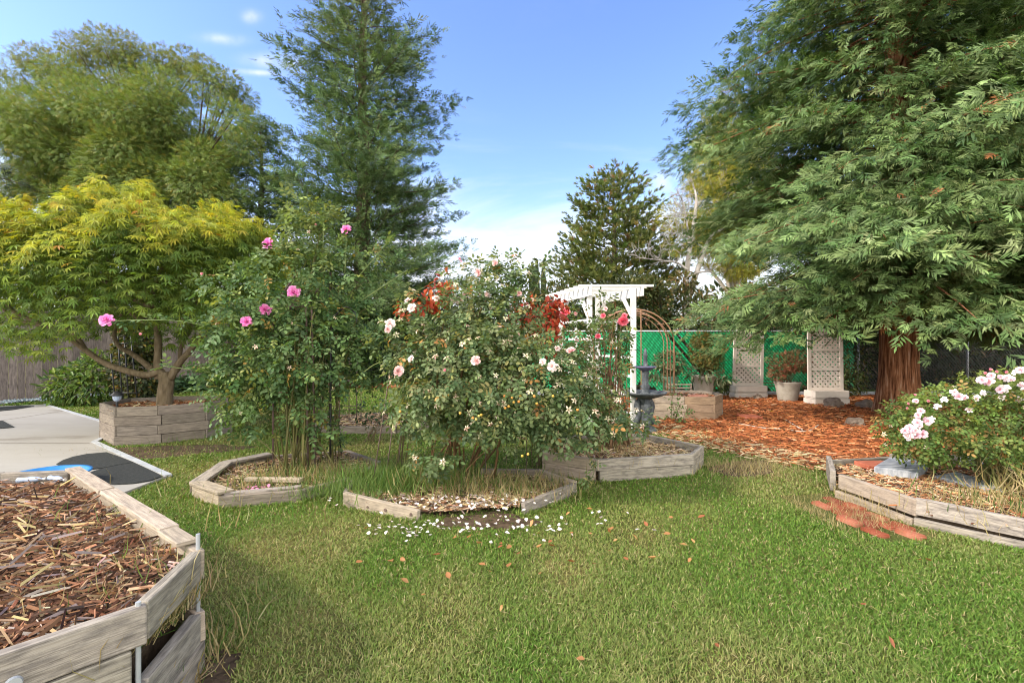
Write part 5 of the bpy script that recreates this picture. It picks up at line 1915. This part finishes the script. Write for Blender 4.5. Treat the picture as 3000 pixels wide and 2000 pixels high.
def spent_mesh(seed):
    """a spent flower head: a hip with five star like sepals"""
    r = np.random.default_rng(seed)
    mb = MB()
    lathe(mb, [(.05, -.34), (.15, -.26), (.19, -.12), (.13, .0), (.07, .03)], (0, 0, 0), 8, c=(.34, .27, .10) if seed % 2 else (.22, .30, .10))
    lathe(mb, [(.09, .0), (.11, .05), (.02, .06)], (0, 0, 0), 7, c=(.16, .08, .04))
    for k in range(5):
        a = k * 1.2566 + r.normal(0, .15)
        t, fs = xf(LEAF, .55 * r.uniform(.8, 1.15), rz=a, ry=r.uniform(-.15, .6), t=(.06 * math.cos(a), .06 * math.sin(a), .02), sy=.75)
        c = pick([(.52, .45, .30), (.60, .52, .38), (.46, .33, .24)], 1, r)[0]
        mb.add(t, fs, c)
    o = mb.build('spent_bloom', m_hip)
    me = o.data
    bpy.data.objects.remove(o)
    return me


SPENT = [spent_mesh(s) for s in range(5)]


def rose_bush(name, label, base_pts, ells, n_spray, size, pal, w, canes=34, cane_r=.009, shell=.45, spray_len=None, extra=None, topcol=None, droop=.35, cane_col=(.16, .15, .05), spread=.10):
    base = np.array(base_pts, float).mean(0)
    root = thing(name, label, 'rose bush', base)
    p, u, idx, k = ell_points(n_spray, ells, shell=shell)
    keep = p[:, 2] > .06
    p, u = p[keep], u[keep]
    # bunch the sprays along shoots so that gaps open between them
    ns = max(8, len(p) // 9)
    seeds = p[rng.choice(len(p), ns, replace=False)]
    mm = rng.random(len(p)) < .75
    best = np.zeros(len(p), int)
    for a in range(0, len(p), 2000):
        best[a:a + 2000] = np.argmin(((p[a:a + 2000, None] - seeds[None]) ** 2).sum(2), 1)
    tgt = seeds[best]
    p[mm] += (tgt[mm] - p[mm]) * rng.uniform(.1, .62, (mm.sum(), 1))
    n = len(p)
    ax = nrm(u * .8 + unit(n) * .8 + np.array((0, 0, -droop)))
    nm = nrm(u * .55 + unit(n) * .5 + np.array((0, 0, .75)))
    C = pick(pal, n, w=w, jit=.18)
    if topcol is not None:
        f = np.clip((p[:, 2] - topcol[1]) / topcol[2], 0, 1)[:, None] * rng.random((n, 1))
        C = C * (1 - f) + np.array(topcol[0]) * f
    mb = MB()
    scatter(mb, ROSE_SPRAY, p, ax, nm, rng.uniform(size[0], size[1], n), C, wid=1.12)
    cb = MB()
    q, u2, _, _ = ell_points(canes, ells, shell=.6)
    for i in range(canes):
        b = np.array(base_pts[i % len(base_pts)], float) + np.array((random.gauss(0, spread), random.gauss(0, spread), 0))
        e = q[i]
        if e[2] < .3:
            e[2] = .3
        path = bez(b, b + (e - b) * np.array((.25, .25, .45)) + (0, 0, .1), b + (e - b) * np.array((.6, .6, .95)) + (0, 0, .1), e, 9)
        cc = np.array(cane_col) * random.uniform(.6, 1.3)
        tube(cb, path, np.linspace(cane_r * random.uniform(.7, 1.3), cane_r * .3, 9), 6, c=cc)
    if extra:
        for path, rad_, cc, nsp in extra:
            path = smooth_path(path, 4)
            tube(cb, path, np.linspace(rad_, rad_ * .5, len(path)), 6, c=cc)
            t = rng.uniform(.08, 1, nsp) * (len(path) - 1)
            i0 = np.minimum(t.astype(int), len(path) - 2)
            pp = path[i0] + (path[i0 + 1] - path[i0]) * (t - i0)[:, None]
            dd = nrm(path[i0 + 1] - path[i0])
            axx = nrm(dd * .3 + unit(nsp) * .8)
            scatter(mb, ROSE_SPRAY, pp, axx, nrm(unit(nsp) * .35 + np.array((0, -.2, 1))), rng.uniform(size[0], size[1], nsp) * .95, pick(pal, nsp, w=w), wid=1.12)
    mb.build('foliage', m_rose_leaf, root)
    cb.build('canes', m_cane, root, smooth=True)
    return root


def toward_cam(p, jit=.45, up=.35):
    v = nrm(np.array((0, 0, CAM_H)) - np.array(p)) + np.array((-.35, 0, up)) + rng.normal(0, jit, 3)
    return v


RP = [(.065, .125, .045), (.095, .165, .058), (.13, .205, .075), (.18, .25, .085), (.26, .30, .08), (.36, .24, .07)]
RW = [4, 4, 4, 2, .8, .25]
# hot pink climbing rose
E1 = lambda px, py, d, rx, ry, rz, w: (*at(px, py, d), rx, ry, rz, w)
ells = [E1(850, 860, 5.4, .62, .55, .55, 3.0), E1(830, 1040, 5.35, .72, .6, .50, 3.2), E1(720, 1010, 5.2, .45, .45, .40, 1.4), E1(930, 1020, 5.3, .60, .55, .55, 2.2), E1(990, 790, 5.5, .45, .4, .36, 1.1), E1(905, 690, 5.5, .40, .35, .30, .8),
        E1(830, 1190, 5.3, .62, .5, .30, 1.2), E1(700, 1140, 5.2, .42, .35, .22, .6), E1(1040, 950, 5.5, .38, .35, .30, .8), E1(690, 1230, 5.2, .25, .3, .16, .2), E1(950, 1270, 5.3, .2, .3, .14, .15), E1(640, 1090, 5.2, .20, .2, .14, .2),
        E1(700, 870, 5.2, .42, .4, .30, .9), E1(870, 620, 5.5, .18, .18, .2, .18), E1(945, 640, 5.5, .12, .12, .14, .10), E1(1130, 740, 5.5, .18, .15, .14, .14), E1(1090, 1100, 5.5, .22, .3, .12, .3)]
ex = [([at(760, 1010, 5.1), at(690, 985, 5.0), at(560, 945, 4.9), at(440, 937, 4.85), at(335, 940, 4.8)], .007, (.16, .22, .07), 30),
      ([at(700, 1110, 5.1), at(620, 1092, 5.0), at(540, 1080, 4.95), at(478, 1072, 4.9)], .006, (.17, .22, .07), 22),
      ([at(945, 800, 5.4), at(947, 680, 5.4), at(950, 600, 5.4)], .006, (.22, .28, .1), 14), ([at(1010, 800, 5.4), at(1014, 720, 5.4), at(1012, 650, 5.4)], .006, (.2, .25, .09), 10),
      ([at(900, 760, 5.4), at(880, 660, 5.4), at(888, 610, 5.4)], .006, (.2, .25, .09), 14), ([at(1050, 810, 5.4), at(1110, 740, 5.4), at(1150, 690, 5.4)], .006, (.2, .25, .09), 12),
      ([at(1060, 880, 5.4), at(1150, 820, 5.4), at(1195, 790, 5.4)], .006, (.2, .25, .09), 12)]
rose1 = rose_bush('rose_bush', 'tall climbing rose with hot pink blooms sprawling over a metal trellis', [gr(870, 1385), gr(930, 1370), gr(890, 1400)], ells, 3500, (.10, .175), RP, RW, canes=44, cane_r=.009, spread=.16, extra=ex, topcol=((.24, .25, .07), 2.2, 1.2))
for px, py, d, s, me in ((785, 715, 5.1, .135, HOT2), (860, 855, 5.0, .135, HOT2), (777, 908, 4.95, .125, HOT), (722, 943, 4.9, .115, HOT), (312, 938, 4.78, .13, HOT2), (1014, 672, 5.4, .12, HOT2), (412, 981, 4.8, .045, BUD), (924, 660, 5.4, .05, BUD), (592, 803, 5.0, .05, BUD)):
    p = at(px, py, d)
    bloom(me, rose1, p, s, toward_cam(p, .3, .5), 'rose_bloom' if s > .08 else 'rose_bud')
pts, u, _, _ = ell_points(46, ells, shell=1.0)
for p, uu in zip(pts, u):
    if p[2] > .5:
        bloom(random.choice(SPENT), rose1, p, random.uniform(.04, .06), uu + np.array((0, 0, .4)), 'spent_bloom')

# pale pink shrub rose in the middle
ells = [E1(1450, 1110, 4.75, .92, .75, .52, 4.2), E1(1330, 1080, 4.75, .62, .6, .52, 2.4), E1(1580, 1130, 4.75, .60, .6, .50, 2.5), E1(1430, 960, 4.9, .56, .5, .45, 2.0), E1(1400, 850, 5.0, .42, .38, .30, 1.0), E1(1480, 810, 5.05, .28, .25, .22, .5),
        E1(1240, 1200, 4.65, .34, .4, .24, .8), E1(1700, 1205, 4.6, .46, .45, .30, 1.1), E1(1275, 1335, 4.45, .20, .22, .13, .26), E1(1660, 1290, 4.55, .30, .3, .10, .22), E1(1480, 1250, 4.4, .5, .25, .10, .4), E1(1180, 1000, 4.9, .32, .3, .24, .6), E1(1775, 1200, 4.9, .26, .3, .2, .35),
        E1(1525, 790, 5.1, .16, .12, .16, .14), E1(1200, 890, 5.0, .20, .2, .16, .2), E1(1850, 1240, 4.9, .2, .2, .16, .2), E1(1560, 1290, 4.5, .2, .2, .10, .12)]
ex = [([at(1210, 1040, 4.8), at(1110, 1062, 4.8), at(1065, 1090, 4.8)], .006, (.2, .24, .07), 7), ([at(1700, 1290, 4.5), at(1740, 1370, 4.4), at(1722, 1420, 4.35)], .005, (.1, .12, .05), 12), ([at(1560, 860, 5.0), at(1590, 800, 5.1), at(1600, 765, 5.1)], .006, (.15, .14, .06), 16),
      ([at(1470, 830, 5.0), at(1455, 770, 5.1), at(1452, 748, 5.1)], .006, (.15, .14, .06), 12)]
PP = [(.075, .125, .05), (.11, .165, .065), (.155, .21, .09), (.22, .265, .12), (.29, .29, .11), (.42, .22, .07)]
rose2 = rose_bush('rose_bush', 'big arching shrub rose with pale pink blooms and many spent heads', [gr(1330, 1400), gr(1368, 1402), gr(1300, 1405)], ells, 4900, (.09, .155), PP, [4, 4, 4, 3, 1, .22], canes=22, cane_r=.012, spread=.09, extra=ex, droop=.55, shell=.5, cane_col=(.17, .10, .045))
for (pa, pb, rr_) in (((1368, 1402), (1440, 1295), .014), ((1362, 1400), (1385, 1290), .015), ((1330, 1402), (1285, 1330), .013)):
    pass
for px, py, s, me in ((1396, 1058, .105, PALE), (1618, 1073, .10, PALE2), (1166, 1087, .105, PALE), (1143, 949, .11, PALE2), (1194, 881, .08, PALE2), (1206, 902, .10, PALE2), (1332, 876, .10, PALE2), (1347, 880, .09, PALE2), (1365, 863, .08, PALE), (1403, 798, .09, PALE),
                      (1452, 770, .09, PALE), (1345, 759, .05, BUD), (1353, 766, .04, BUD), (1277, 874, .08, PALE2), (1429, 863, .08, PALE2), (1521, 860, .07, PALE), (1387, 848, .05, BUD), (1204, 1051, .05, PALE2), (1673, 1029, .09, PALE), (1304, 1085, .045, BUD), (1634, 1020, .06, PALE2), (1137, 965, .07, PALE), (1320, 1295, .03, BUD), (1590, 1060, .05, PALE2)):
    d = 4.05 if 950 < py < 1150 else (4.55 if py > 900 else 4.8)
    p = at(px, py, d)
    bloom(me, rose2, p, s * .95, toward_cam(p, .3, .25), 'rose_bloom' if s > .055 else 'rose_bud')
pts, u, _, _ = ell_points(330, ells, shell=1.0)
kk = (u[:, 1] < .35) & (pts[:, 2] > .25)
pts, u = pts[kk][:110], u[kk][:110]
for i, (p, uu) in enumerate(zip(pts, u)):
    if i >= 95:
        break
    bloom(SPENT[i % 5], rose2, p + uu * .03, random.uniform(.048, .07), uu + np.array((-.1, -.5, .5)) + rng.normal(0, .3, 3), 'spent_bloom')
mb = MB()
P0, u0, _, _ = ell_points(620, ells, shell=1.0)
kk = (P0[:, 2] > .25) & (u0[:, 1] < .3)
for p, uu in list(zip(P0[kk], u0[kk]))[:130]:
    fac = nrm(uu + np.array((0, -.3, .5)) + rng.normal(0, .3, 3))
    me = SPENT[random.randrange(5)]
    M = np.array(Vector(fac).to_track_quat('Z', 'Y').to_matrix())
    vv = np.array([v.co for v in me.vertices]) * random.uniform(.045, .065) @ M.T + p + uu * .02
    cc = np.zeros(len(me.vertices) * 4)
    me.color_attributes['col'].data.foreach_get('color', cc)
    mb.add(vv, [list(f.vertices) for f in me.polygons], cc.reshape(-1, 4)[:, :3])
o = mb.build('spent_flower_heads', m_hip, rose2)
o['kind'] = 'stuff'
for (px, py) in ((1478, 1160), (1500, 1165), (1525, 1160), (1505, 1178), (1520, 1176), (1530, 1170), (1490, 1190), (1480, 1195), (1620, 1160), (1565, 1160), (1572, 1182), (1172, 1205), (1410, 1215), (1385, 1225), (1395, 1228), (1403, 1218), (1547, 1330), (1530, 1335), (1348, 1210), (1692, 1200)):
    p = at(px, py, 4.05)
    mb = MB()
    lathe(mb, [(.002, -.012), (.009, -.008), (.012, .0), (.009, .009), (.004, .011)], p, 8, c=pick([(.55, .32, .06), (.48, .40, .12), (.6, .24, .05)], 1)[0])
    mb.build('rose_hip', m_hip, rose2, smooth=True)

# red leaved shrub rising behind the pale rose
shrub('red_shrub', 'shrub of rusty red leaves showing left of the pale rose top', 'shrub', (-1.35, 5.75, 0), [E1(1285, 870, 5.35, .16, .15, .2, 1), E1(1300, 830, 5.35, .12, .1, .13, .6), E1(1195, 905, 5.2, .14, .12, .10, .45), E1(1240, 890, 5.2, .14, .1, .1, .4)], 210, LEAF, (.05, .095), [(.42, .055, .03), (.52, .09, .035), (.30, .05, .03), (.58, .16, .06)], None, stems=5, stem_r=.006, droop=.8, shell=.1, wid=1.1)
shrub('red_shrub', 'shrub of rusty red leaves between the pale rose and the arbor', 'shrub', (.35, 5.75, 0), [E1(1560, 920, 5.5, .26, .2, .2, 1), E1(1600, 945, 5.5, .22, .2, .25, 1), E1(1625, 905, 5.5, .14, .15, .14, .5), E1(1590, 1000, 5.5, .2, .2, .2, .5)], 520, LEAF, (.05, .095), [(.42, .055, .03), (.50, .085, .035), (.28, .05, .03), (.55, .15, .06)], None, stems=7, stem_r=.006, droop=.8, shell=.15, wid=1.1)

# red and pink rose before the arbor
ells = [E1(1770, 1020, 6.2, .30, .4, .38, 1.3), E1(1795, 945, 6.2, .20, .25, .20, .7), E1(1680, 990, 6.1, .28, .3, .26, .8), E1(1735, 1130, 6.2, .45, .4, .32, 1.3), E1(1650, 1090, 6.1, .35, .3, .32, .7), E1(1828, 1030, 6.3, .08, .2, .25, .3), E1(1775, 890, 6.2, .08, .1, .10, .1), E1(1690, 905, 6.1, .10, .1, .10, .12)]
rose3 = rose_bush('rose_bush', 'open twiggy rose with red and pink blooms in front of the white arbor', [(1.25, 5.95, .1), (1.35, 6.05, .1)], ells, 640, (.10, .165), [(.07, .115, .04), (.11, .16, .055), (.16, .21, .07), (.22, .24, .08), (.34, .18, .06)], [3, 4, 3, 1.2, .4], canes=40, cane_r=.010, shell=.3, cane_col=(.20, .11, .06))
for px, py, s, me in ((1655, 917, .14, RED), (1825, 940, .13, RED), (1830, 926, .08, RED), (1767, 925, .07, RED), (1752, 985, .07, RED), (1688, 918, .06, PALE), (1775, 905, .05, PALE), (1812, 945, .05, BUD), (1690, 1000, .06, PALE)):
    p = at(px, py, 5.8)
    bloom(me, rose3, p, s, toward_cam(p, .3, .4), 'rose_bloom' if s > .055 else 'rose_bud')
pts, u, _, _ = ell_points(40, ells, shell=1.0)
for p, uu in zip(pts, u):
    bloom(random.choice(SPENT), rose3, p, random.uniform(.045, .065), uu + np.array((0, 0, .4)), 'spent_bloom')

# pink floribunda on the right
ells = [(4.55, 4.75, .68, .70, .55, .38, 3), (5.0, 4.6, .84, .6, .6, .40, 2), (4.15, 4.8, .62, .42, .4, .32, 1.2), (3.98, 4.7, .56, .2, .2, .22, .35), (5.35, 4.4, .85, .5, .5, .4, 1.2), (4.95, 4.25, .50, .4, .3, .24, .5), (4.75, 4.75, 1.02, .5, .3, .14, .5)]
rose4 = rose_bush('rose_bush', 'low floribunda rose covered in clustered light pink blooms on the right', [(4.7, 4.6, .12), (4.85, 4.5, .12), (4.55, 4.55, .12)], ells, 2700, (.075, .125), [(.08, .135, .035), (.12, .19, .045), (.17, .24, .055), (.23, .27, .07), (.33, .20, .07)], [3, 4, 3, 1.5, .5], canes=40, cane_r=.009, shell=.5, cane_col=(.17, .16, .06), topcol=((.30, .30, .08), .9, .5))
for px, py, s, me in ((2665, 1255, .095, FLORI), (2690, 1243, .085, FLORI2), (2652, 1262, .075, FLORI), (2680, 1262, .09, FLORI2), (2718, 1233, .085, FLORI), (2688, 1238, .09, FLORI), (2660, 1277, .085, FLORI2), (2686, 1277, .085, FLORI), (2704, 1272, .09, FLORI), (2728, 1228, .07, FLORI2), (2690, 1216, .07, FLORI),
                      (2683, 1175, .06, FLORI), (2662, 1182, .04, BUD), (2659, 1196, .04, BUD), (2681, 1158, .04, BUD), (2698, 1204, .05, FLORI), (2876, 1113, .09, FLORI), (2897, 1117, .10, FLORI), (2905, 1100, .075, FLORI), (2900, 1084, .05, BUD), (2922, 1088, .05, BUD), (2888, 1094, .05, BUD), (2932, 1105, .06, FLORI), (2950, 1106, .085, FLORI2), (2963, 1110, .07, FLORI),
                      (2990, 1085, .085, FLORI), (2975, 1090, .07, FLORI2), (2940, 1137, .10, FLORI2), (2930, 1142, .08, FLORI), (2995, 1128, .09, FLORI2), (2860, 1165, .07, FLORI2), (2810, 1162, .09, FLORI), (2795, 1148, .07, FLORI2), (2826, 1164, .07, FLORI), (2935, 1165, .07, FLORI2), (2985, 1170, .06, FLORI2), (2880, 1150, .06, FLORI2), (2720, 1175, .05, BUD), (2765, 1170, .05, FLORI2), (2950, 1090, .05, BUD), (2745, 1190, .05, FLORI2), (2840, 1200, .05, FLORI2)):
    d = 4.28 if px < 2750 else 4.42
    p = at(px, py, d)
    bloom(me, rose4, p, s * .86, toward_cam(p, .35, .5), 'rose_bloom' if s > .055 else 'rose_bud')
pts, u, _, _ = ell_points(120, ells, shell=1.0)
for p, uu in list(zip(pts, u))[:55]:
    if p[2] > .25 and uu[1] < .4:
        bloom(random.choice(SPENT), rose4, p + uu * .03, random.uniform(.035, .05), uu + np.array((0, -.3, .5)), 'spent_bloom')

# ------------------------------------------------------------------ petals and dead leaves lying about
def flat_leaf(name, pal, tpl, seed, bend=.25, wid=1.0):
    r = np.random.default_rng(seed)
    v, fs = xf(tpl, 1.0, t=(-.5, 0, 0), sy=wid)
    v = v.copy()
    v[:, 2] += bend * (v[:, 1] ** 2 * 2 + v[:, 0] ** 2) + r.normal(0, .03, len(v))
    mb = MB()
    mb.add(v, fs, pick(pal, 1, r, None, .05)[0])
    o = mb.build(name, m_petal if name == 'petal' else m_shrub_leaf, smooth=True)
    me = o.data
    bpy.data.objects.remove(o)
    return me


WP = [flat_leaf('petal', [(.84, .78, .77), (.86, .82, .82), (.82, .70, .70)], LEAF, s, .45, 1.5) for s in range(8)]
HP = [flat_leaf('petal', [(.80, .18, .48), (.82, .35, .58)], LEAF, s + 20, .4, 1.5) for s in range(3)]
DL = [flat_leaf('dead_leaf', [(.42, .19, .08), (.50, .27, .12), (.36, .13, .06), (.55, .36, .2)], LEAF, s + 40, .5, 1.1) for s in range(8)]


def litter(mes, name, pts, size, label, cat, group):
    for (x, y, z) in pts:
        o = bpy.data.objects.new(name, random.choice(mes))
        col.objects.link(o)
        o.location = (x, y, z)
        o.rotation_euler = (random.gauss(0, .35), random.gauss(0, .35), random.uniform(0, 6.28))
        o.scale = [random.uniform(*size)] * 3
        tag(o, label, cat, group)


def gauss_pts(c, sx, sy, n, z, rot=0.0):
    q = rng.normal(size=(n, 2)) * (sx, sy)
    cs, sn = math.cos(rot), math.sin(rot)
    return [(c[0] + a * cs - b * sn, c[1] + a * sn + b * cs, z + random.uniform(0, .012)) for a, b in q]


litter(WP, 'petal', gauss_pts((-.45, 4.22), .40, .12, 120, .085), (.024, .042), 'white petal among the brown chips in the open front of the low bed', 'petal', 'white petals on the bed mulch')
lawn_pet = gauss_pts((-.35, 3.78), .36, .12, 60, .03) + gauss_pts((.45, 3.8), .35, .16, 26, .03) + gauss_pts((-.9, 3.72), .22, .08, 24, .03)
lawn_pet = [p for p in lawn_pet if not inside(np.array([p[:2]]), ROSEBED)[0]]
litter(WP, 'petal', lawn_pet, (.024, .042), 'white petal lying on the grass before the open low bed', 'petal', 'white petals on the lawn')
litter(HP, 'petal', gauss_pts((-2.38, 4.5), .10, .04, 14, .115), (.03, .045), 'hot pink petal on the mulch beside the loose board', 'petal', 'hot pink petals in the low bed')
litter(DL, 'dead_leaf', gauss_pts((.35, 3.6), .65, .28, 34, .04) + gauss_pts((-.15, 3.25), .5, .2, 10, .04), (.035, .065), 'brown dead leaf on the lawn near the white petals', 'dead leaf', 'dead leaves near the petals')
far_l = [gr(x, y, .04) for x, y in ((1240, 1742), (1470, 1780), (2530, 1770), (2692, 1638), (2720, 1640), (2610, 1880), (2020, 1640), (2100, 1890), (1700, 1930), (560, 1432))]
litter(DL, 'dead_leaf', far_l, (.035, .055), 'lone brown leaf lying out on the open lawn', 'dead leaf', 'lone leaves on the lawn')
yl = [gr(x, y, .03) for x, y in ((2158, 1184), (2260, 1205), (2386, 1188), (2180, 1225))]
litter([flat_leaf('dead_leaf', [(.75, .52, .08)], LEAF, 71, .3, .8)], 'dead_leaf', yl, (.10, .16), 'yellow leaf lying on the red mulch before the lattice screens', 'dead leaf', 'yellow leaves on the mulch')

# ------------------------------------------------------------------ red mulch chips
mb = MB()
n = 26000
q = rand_in([(1.4, 13.2), (2.2, 8.5), (2.84, 7.24), (3.13, 6.35), (3.5, 5.75), (4.4, 5.75), (8, 5.6), (12.5, 8), (13, 13.2)], n)
edge_n = rng.random(n) < np.clip((8.2 - q[:, 1]) / 8, 0, .25)
q = q[~edge_n]
for b_ in (OCTBED, RIGHTBED):
    q = q[~inside(q, b_)]
n = len(q)
a = rng.uniform(0, 2 * np.pi, n)
sz = rng.uniform(.05, .13, n)
scatter(mb, CHIP, np.column_stack([q, rng.uniform(.010, .045, n)]), np.column_stack([np.cos(a), np.sin(a), rng.normal(0, .14, n)]), np.column_stack([rng.normal(0, .3, (n, 2)), np.ones(n)]), sz,
        pick([(.15, .05, .02), (.30, .095, .032), (.42, .14, .05), (.50, .20, .08), (.60, .34, .18)], n, w=[2.5, 4, 4, 2, .5], jit=.2), wid=1.2)
q = rand_in([(1.9, 9.0), (2.1, 8.0), (2.5, 6.8), (3.4, 5.5), (4.4, 5.5), (3.9, 6.3), (3.1, 7.3), (2.7, 9.0)], 1300)
n = len(q)
a = rng.uniform(0, 2 * np.pi, n)
scatter(mb, CHIP, np.column_stack([q, rng.uniform(.02, .05, n)]), np.column_stack([np.cos(a), np.sin(a), rng.normal(0, .14, n)]), np.column_stack([rng.normal(0, .3, (n, 2)), np.ones(n)]), rng.uniform(.06, .14, n),
        pick(STRAW + REDCHIPS[:3], n, jit=.2), wid=.7)
tag(mb.build('red_mulch', m_chip), 'orange red bark chips covering the ground under the redwood', 'mulch', kind='stuff')
# chips under the far hedge
mb = MB()
n = 2500
q = rand_in([(-10, 15.3), (1.3, 15.5), (1.3, 16.2), (-10, 16.2)], n)
scatter(mb, CHIP, np.column_stack([q, rng.uniform(.01, .05, n)]), unit(n) * (1, 1, .2), np.tile((0, 0, 1.0), (n, 1)), rng.uniform(.08, .18, n), pick(REDCHIPS, n), wid=1.3)
tag(mb.build('hedge_mulch', m_chip), 'strip of red bark chips at the foot of the dark hedges', 'mulch', kind='stuff')

# ------------------------------------------------------------------ grass
def fbm(p, s, seed):
    """cheap smooth value noise on arrays"""
    out = np.zeros(len(p))
    r = np.random.default_rng(seed)
    for o in range(4):
        f = s * 2 ** o
        for _ in range(3):
            k = r.normal(size=2) * f
            out += np.sin(p @ k + r.uniform(0, 6.28)) / (2 ** o * 3)
    return out


mb = MB()
NB = 800000
d = 1.25 * (17.0 / 1.25) ** rng.random(NB)          # log spread: density falls with 1/d^2 over the wedge
keep = rng.random(NB) < np.clip(d / 2.6, .35, 1)
d = d[keep]
x = rng.uniform(-1.3, 1.3, len(d)) * d
q = np.column_stack([x, d])
ok = np.ones(len(q), bool)
for pg in BEDS[:1] + [[(-3.5, 8.15), (-2.9, 7.75), (-1.9, 7.75), (-1.35, 8.2), (-1.4, 8.8), (-2.0, 9.2), (-2.9, 9.2), (-3.45, 8.8)], MAPLEBED, OCTBED, RIGHTBED, MIDBED, PATIO, BRICKAREA]:
    ok &= ~inside(q, pg)
for pg in (PINKBED, ROSEBED):
    ok &= ~(inside(q, shrink(pg, .12)) & (rng.random(len(q)) < .93))
ok &= ~(inside(q, MULCHAREA) & (rng.random(len(q)) < .985))
for s_ in SOILS:
    ok &= ~(inside(q, s_) & (rng.random(len(q)) < .9))
lx = (q - f0) @ np.array((fd[1], -fd[0]))
ok &= lx > .05
ok &= ~((q[:, 1] > 15.3) & (q[:, 0] > -12))
q = q[ok]
worn = fbm(q, 1.3, 3)
thin = (worn > .62) & (rng.random(len(q)) < .55)
q, worn = q[~thin], worn[~thin]
n = len(q)
lush = fbm(q, .9, 9)
ln = rng.uniform(.014, .030, n) * (1 + .25 * lush) * np.clip(q[:, 1] / 7, 1, 1.5)
# longer tufts against the boards
for pg in (PINKBED, ROSEBED, MIDBED):
    p_ = np.array(pg)
    for i in range(len(p_)):
        a_, b_ = p_[i], p_[(i + 1) % len(p_)]
        ab_ = b_ - a_
        t_ = np.clip(((q - a_) @ ab_) / (ab_ @ ab_), 0, 1)
        dist = np.linalg.norm(q - a_ - t_[:, None] * ab_, axis=1)
        ln = np.where(dist < .10, ln * (1 + .9 * rng.random(n)), ln)
az = rng.uniform(0, 2 * np.pi, n) + .4 * fbm(q, 2.0, 11)
ax = np.column_stack([np.cos(az), np.sin(az), rng.uniform(-.2, .7, n)])
nm = np.tile((0, 0, 1.0), (n, 1)) + rng.normal(0, .25, (n, 3))
C = pick([(.08, .16, .022), (.11, .205, .03), (.145, .24, .04), (.19, .27, .056), (.38, .34, .17)], n, w=[3, 4, 4, 2, 1.1], jit=.16)
dry = np.clip((worn + .22) * .9, 0, .85)[:, None] * rng.random((n, 1))
C = C * (1 - dry) + np.array((.38, .335, .145)) * dry
wd = .0029 * np.clip(q[:, 1] / 2.6, 1, 5)
scatter(mb, BLADE, np.column_stack([q, np.zeros(n)]), ax, nm, ln, C, wid=wd / ln * 2.0)
# straw lying loose in the lawn
m_ = 1500
qs = q[rng.choice(n, m_, replace=False)]
a = rng.uniform(0, 6.28, m_)
scatter(mb, FLAT, np.column_stack([qs, rng.uniform(.02, .04, m_)]), np.column_stack([np.cos(a), np.sin(a), rng.normal(0, .2, m_)]), np.tile((0, 0, 1.0), (m_, 1)), rng.uniform(.02, .06, m_), pick([(.48, .40, .22), (.55, .46, .30), (.40, .30, .16)], m_), wid=.14)
tag(mb.build('grass', m_grass), 'short mown lawn grass with dry straw bits', 'grass', kind='stuff')

# long rough grass and dry stalks inside and beside the low beds
mb = MB()


def tuft(c, sx, sy, n, L, pal, z=.06, w_=.006):
    qq = np.array(gauss_pts(c, sx, sy, n, z))
    aa = rng.uniform(0, 6.28, n)
    scatter(mb, BLADE, qq, np.column_stack([np.cos(aa), np.sin(aa), rng.uniform(.3, 2.2, n)]), np.tile((0, 0, 1.0), (n, 1)) + rng.normal(0, .4, (n, 3)), rng.uniform(L * .4, L, n), pick(pal, n), wid=rng.uniform(.03, .05, n))


GR = [(.08, .15, .03), (.12, .20, .05), (.16, .23, .06)]
DRY = [(.36, .29, .14), (.28, .22, .10), (.44, .36, .20)]
tuft((-1.35, 4.75), .26, .22, 1500, .22, GR)
tuft((-.75, 4.75), .3, .18, 700, .24, GR + DRY[:1])
tuft((.05, 4.65), .3, .16, 900, .18, DRY + GR[:1])
tuft((-.2, 4.35), .35, .12, 350, .14, DRY + GR[:1])
tuft((-2.1, 5.0), .35, .25, 900, .20, DRY + GR[:2])
tuft((-2.6, 4.75), .2, .2, 260, .16, GR + DRY)
tuft((-1.8, 4.5), .2, .08, 300, .14, GR)
tuft((1.35, 5.8), .4, .3, 700, .13, DRY, z=.17)
tuft((2.6, 5.6), .4, .3, 700, .10, DRY, z=0)
tuft((-3.7, 7.0), .8, .4, 500, .14, GR, z=0)
tuft((3.2, 4.45), .06, .25, 260, .12, DRY, z=.03)
tuft((4.0, 3.9), .35, .25, 500, .2, DRY + GR[:1], z=.12)
tuft((4.8, 4.0), .3, .3, 420, .4, DRY + [(.2, .2, .06)], z=.12)
tuft((3.1, 4.2), .05, .3, 160, .06, DRY, z=.02)
tuft((2.6, 7.2), .5, .5, 600, .12, DRY + GR, z=0)
tuft((-1.42, 2.0), .06, .25, 320, .2, DRY + GR[:1], z=.0)
tuft((-1.41, 1.95), .015, .14, 130, .13, DRY + GR[:1], z=.33)
tuft((-2.2, 2.75), .5, .3, 120, .14, GR + DRY, z=.47)
tuft((-1.6, 2.1), .12, .15, 90, .14, GR + DRY, z=.47)
tuft((-1.40, 1.94), .02, .13, 170, .16, DRY + GR[:1], z=.36)
tuft((2.88, 4.3), .12, .22, 240, .08, DRY, z=.02)
tuft((2.6, 4.1), .06, .25, 350, .08, DRY, z=.01)
tuft((2.75, 5.6), .3, .18, 700, .12, DRY, z=.01)
tuft((-4.8, 6.5), .7, .2, 400, .08, GR + DRY, z=0)
tuft((2.95, 3.95), .12, .12, 300, .09, DRY, z=.01)
tag(mb.build('rough_grass', m_grass), 'long rough grass and dry stalks in and beside the beds', 'grass', kind='stuff')
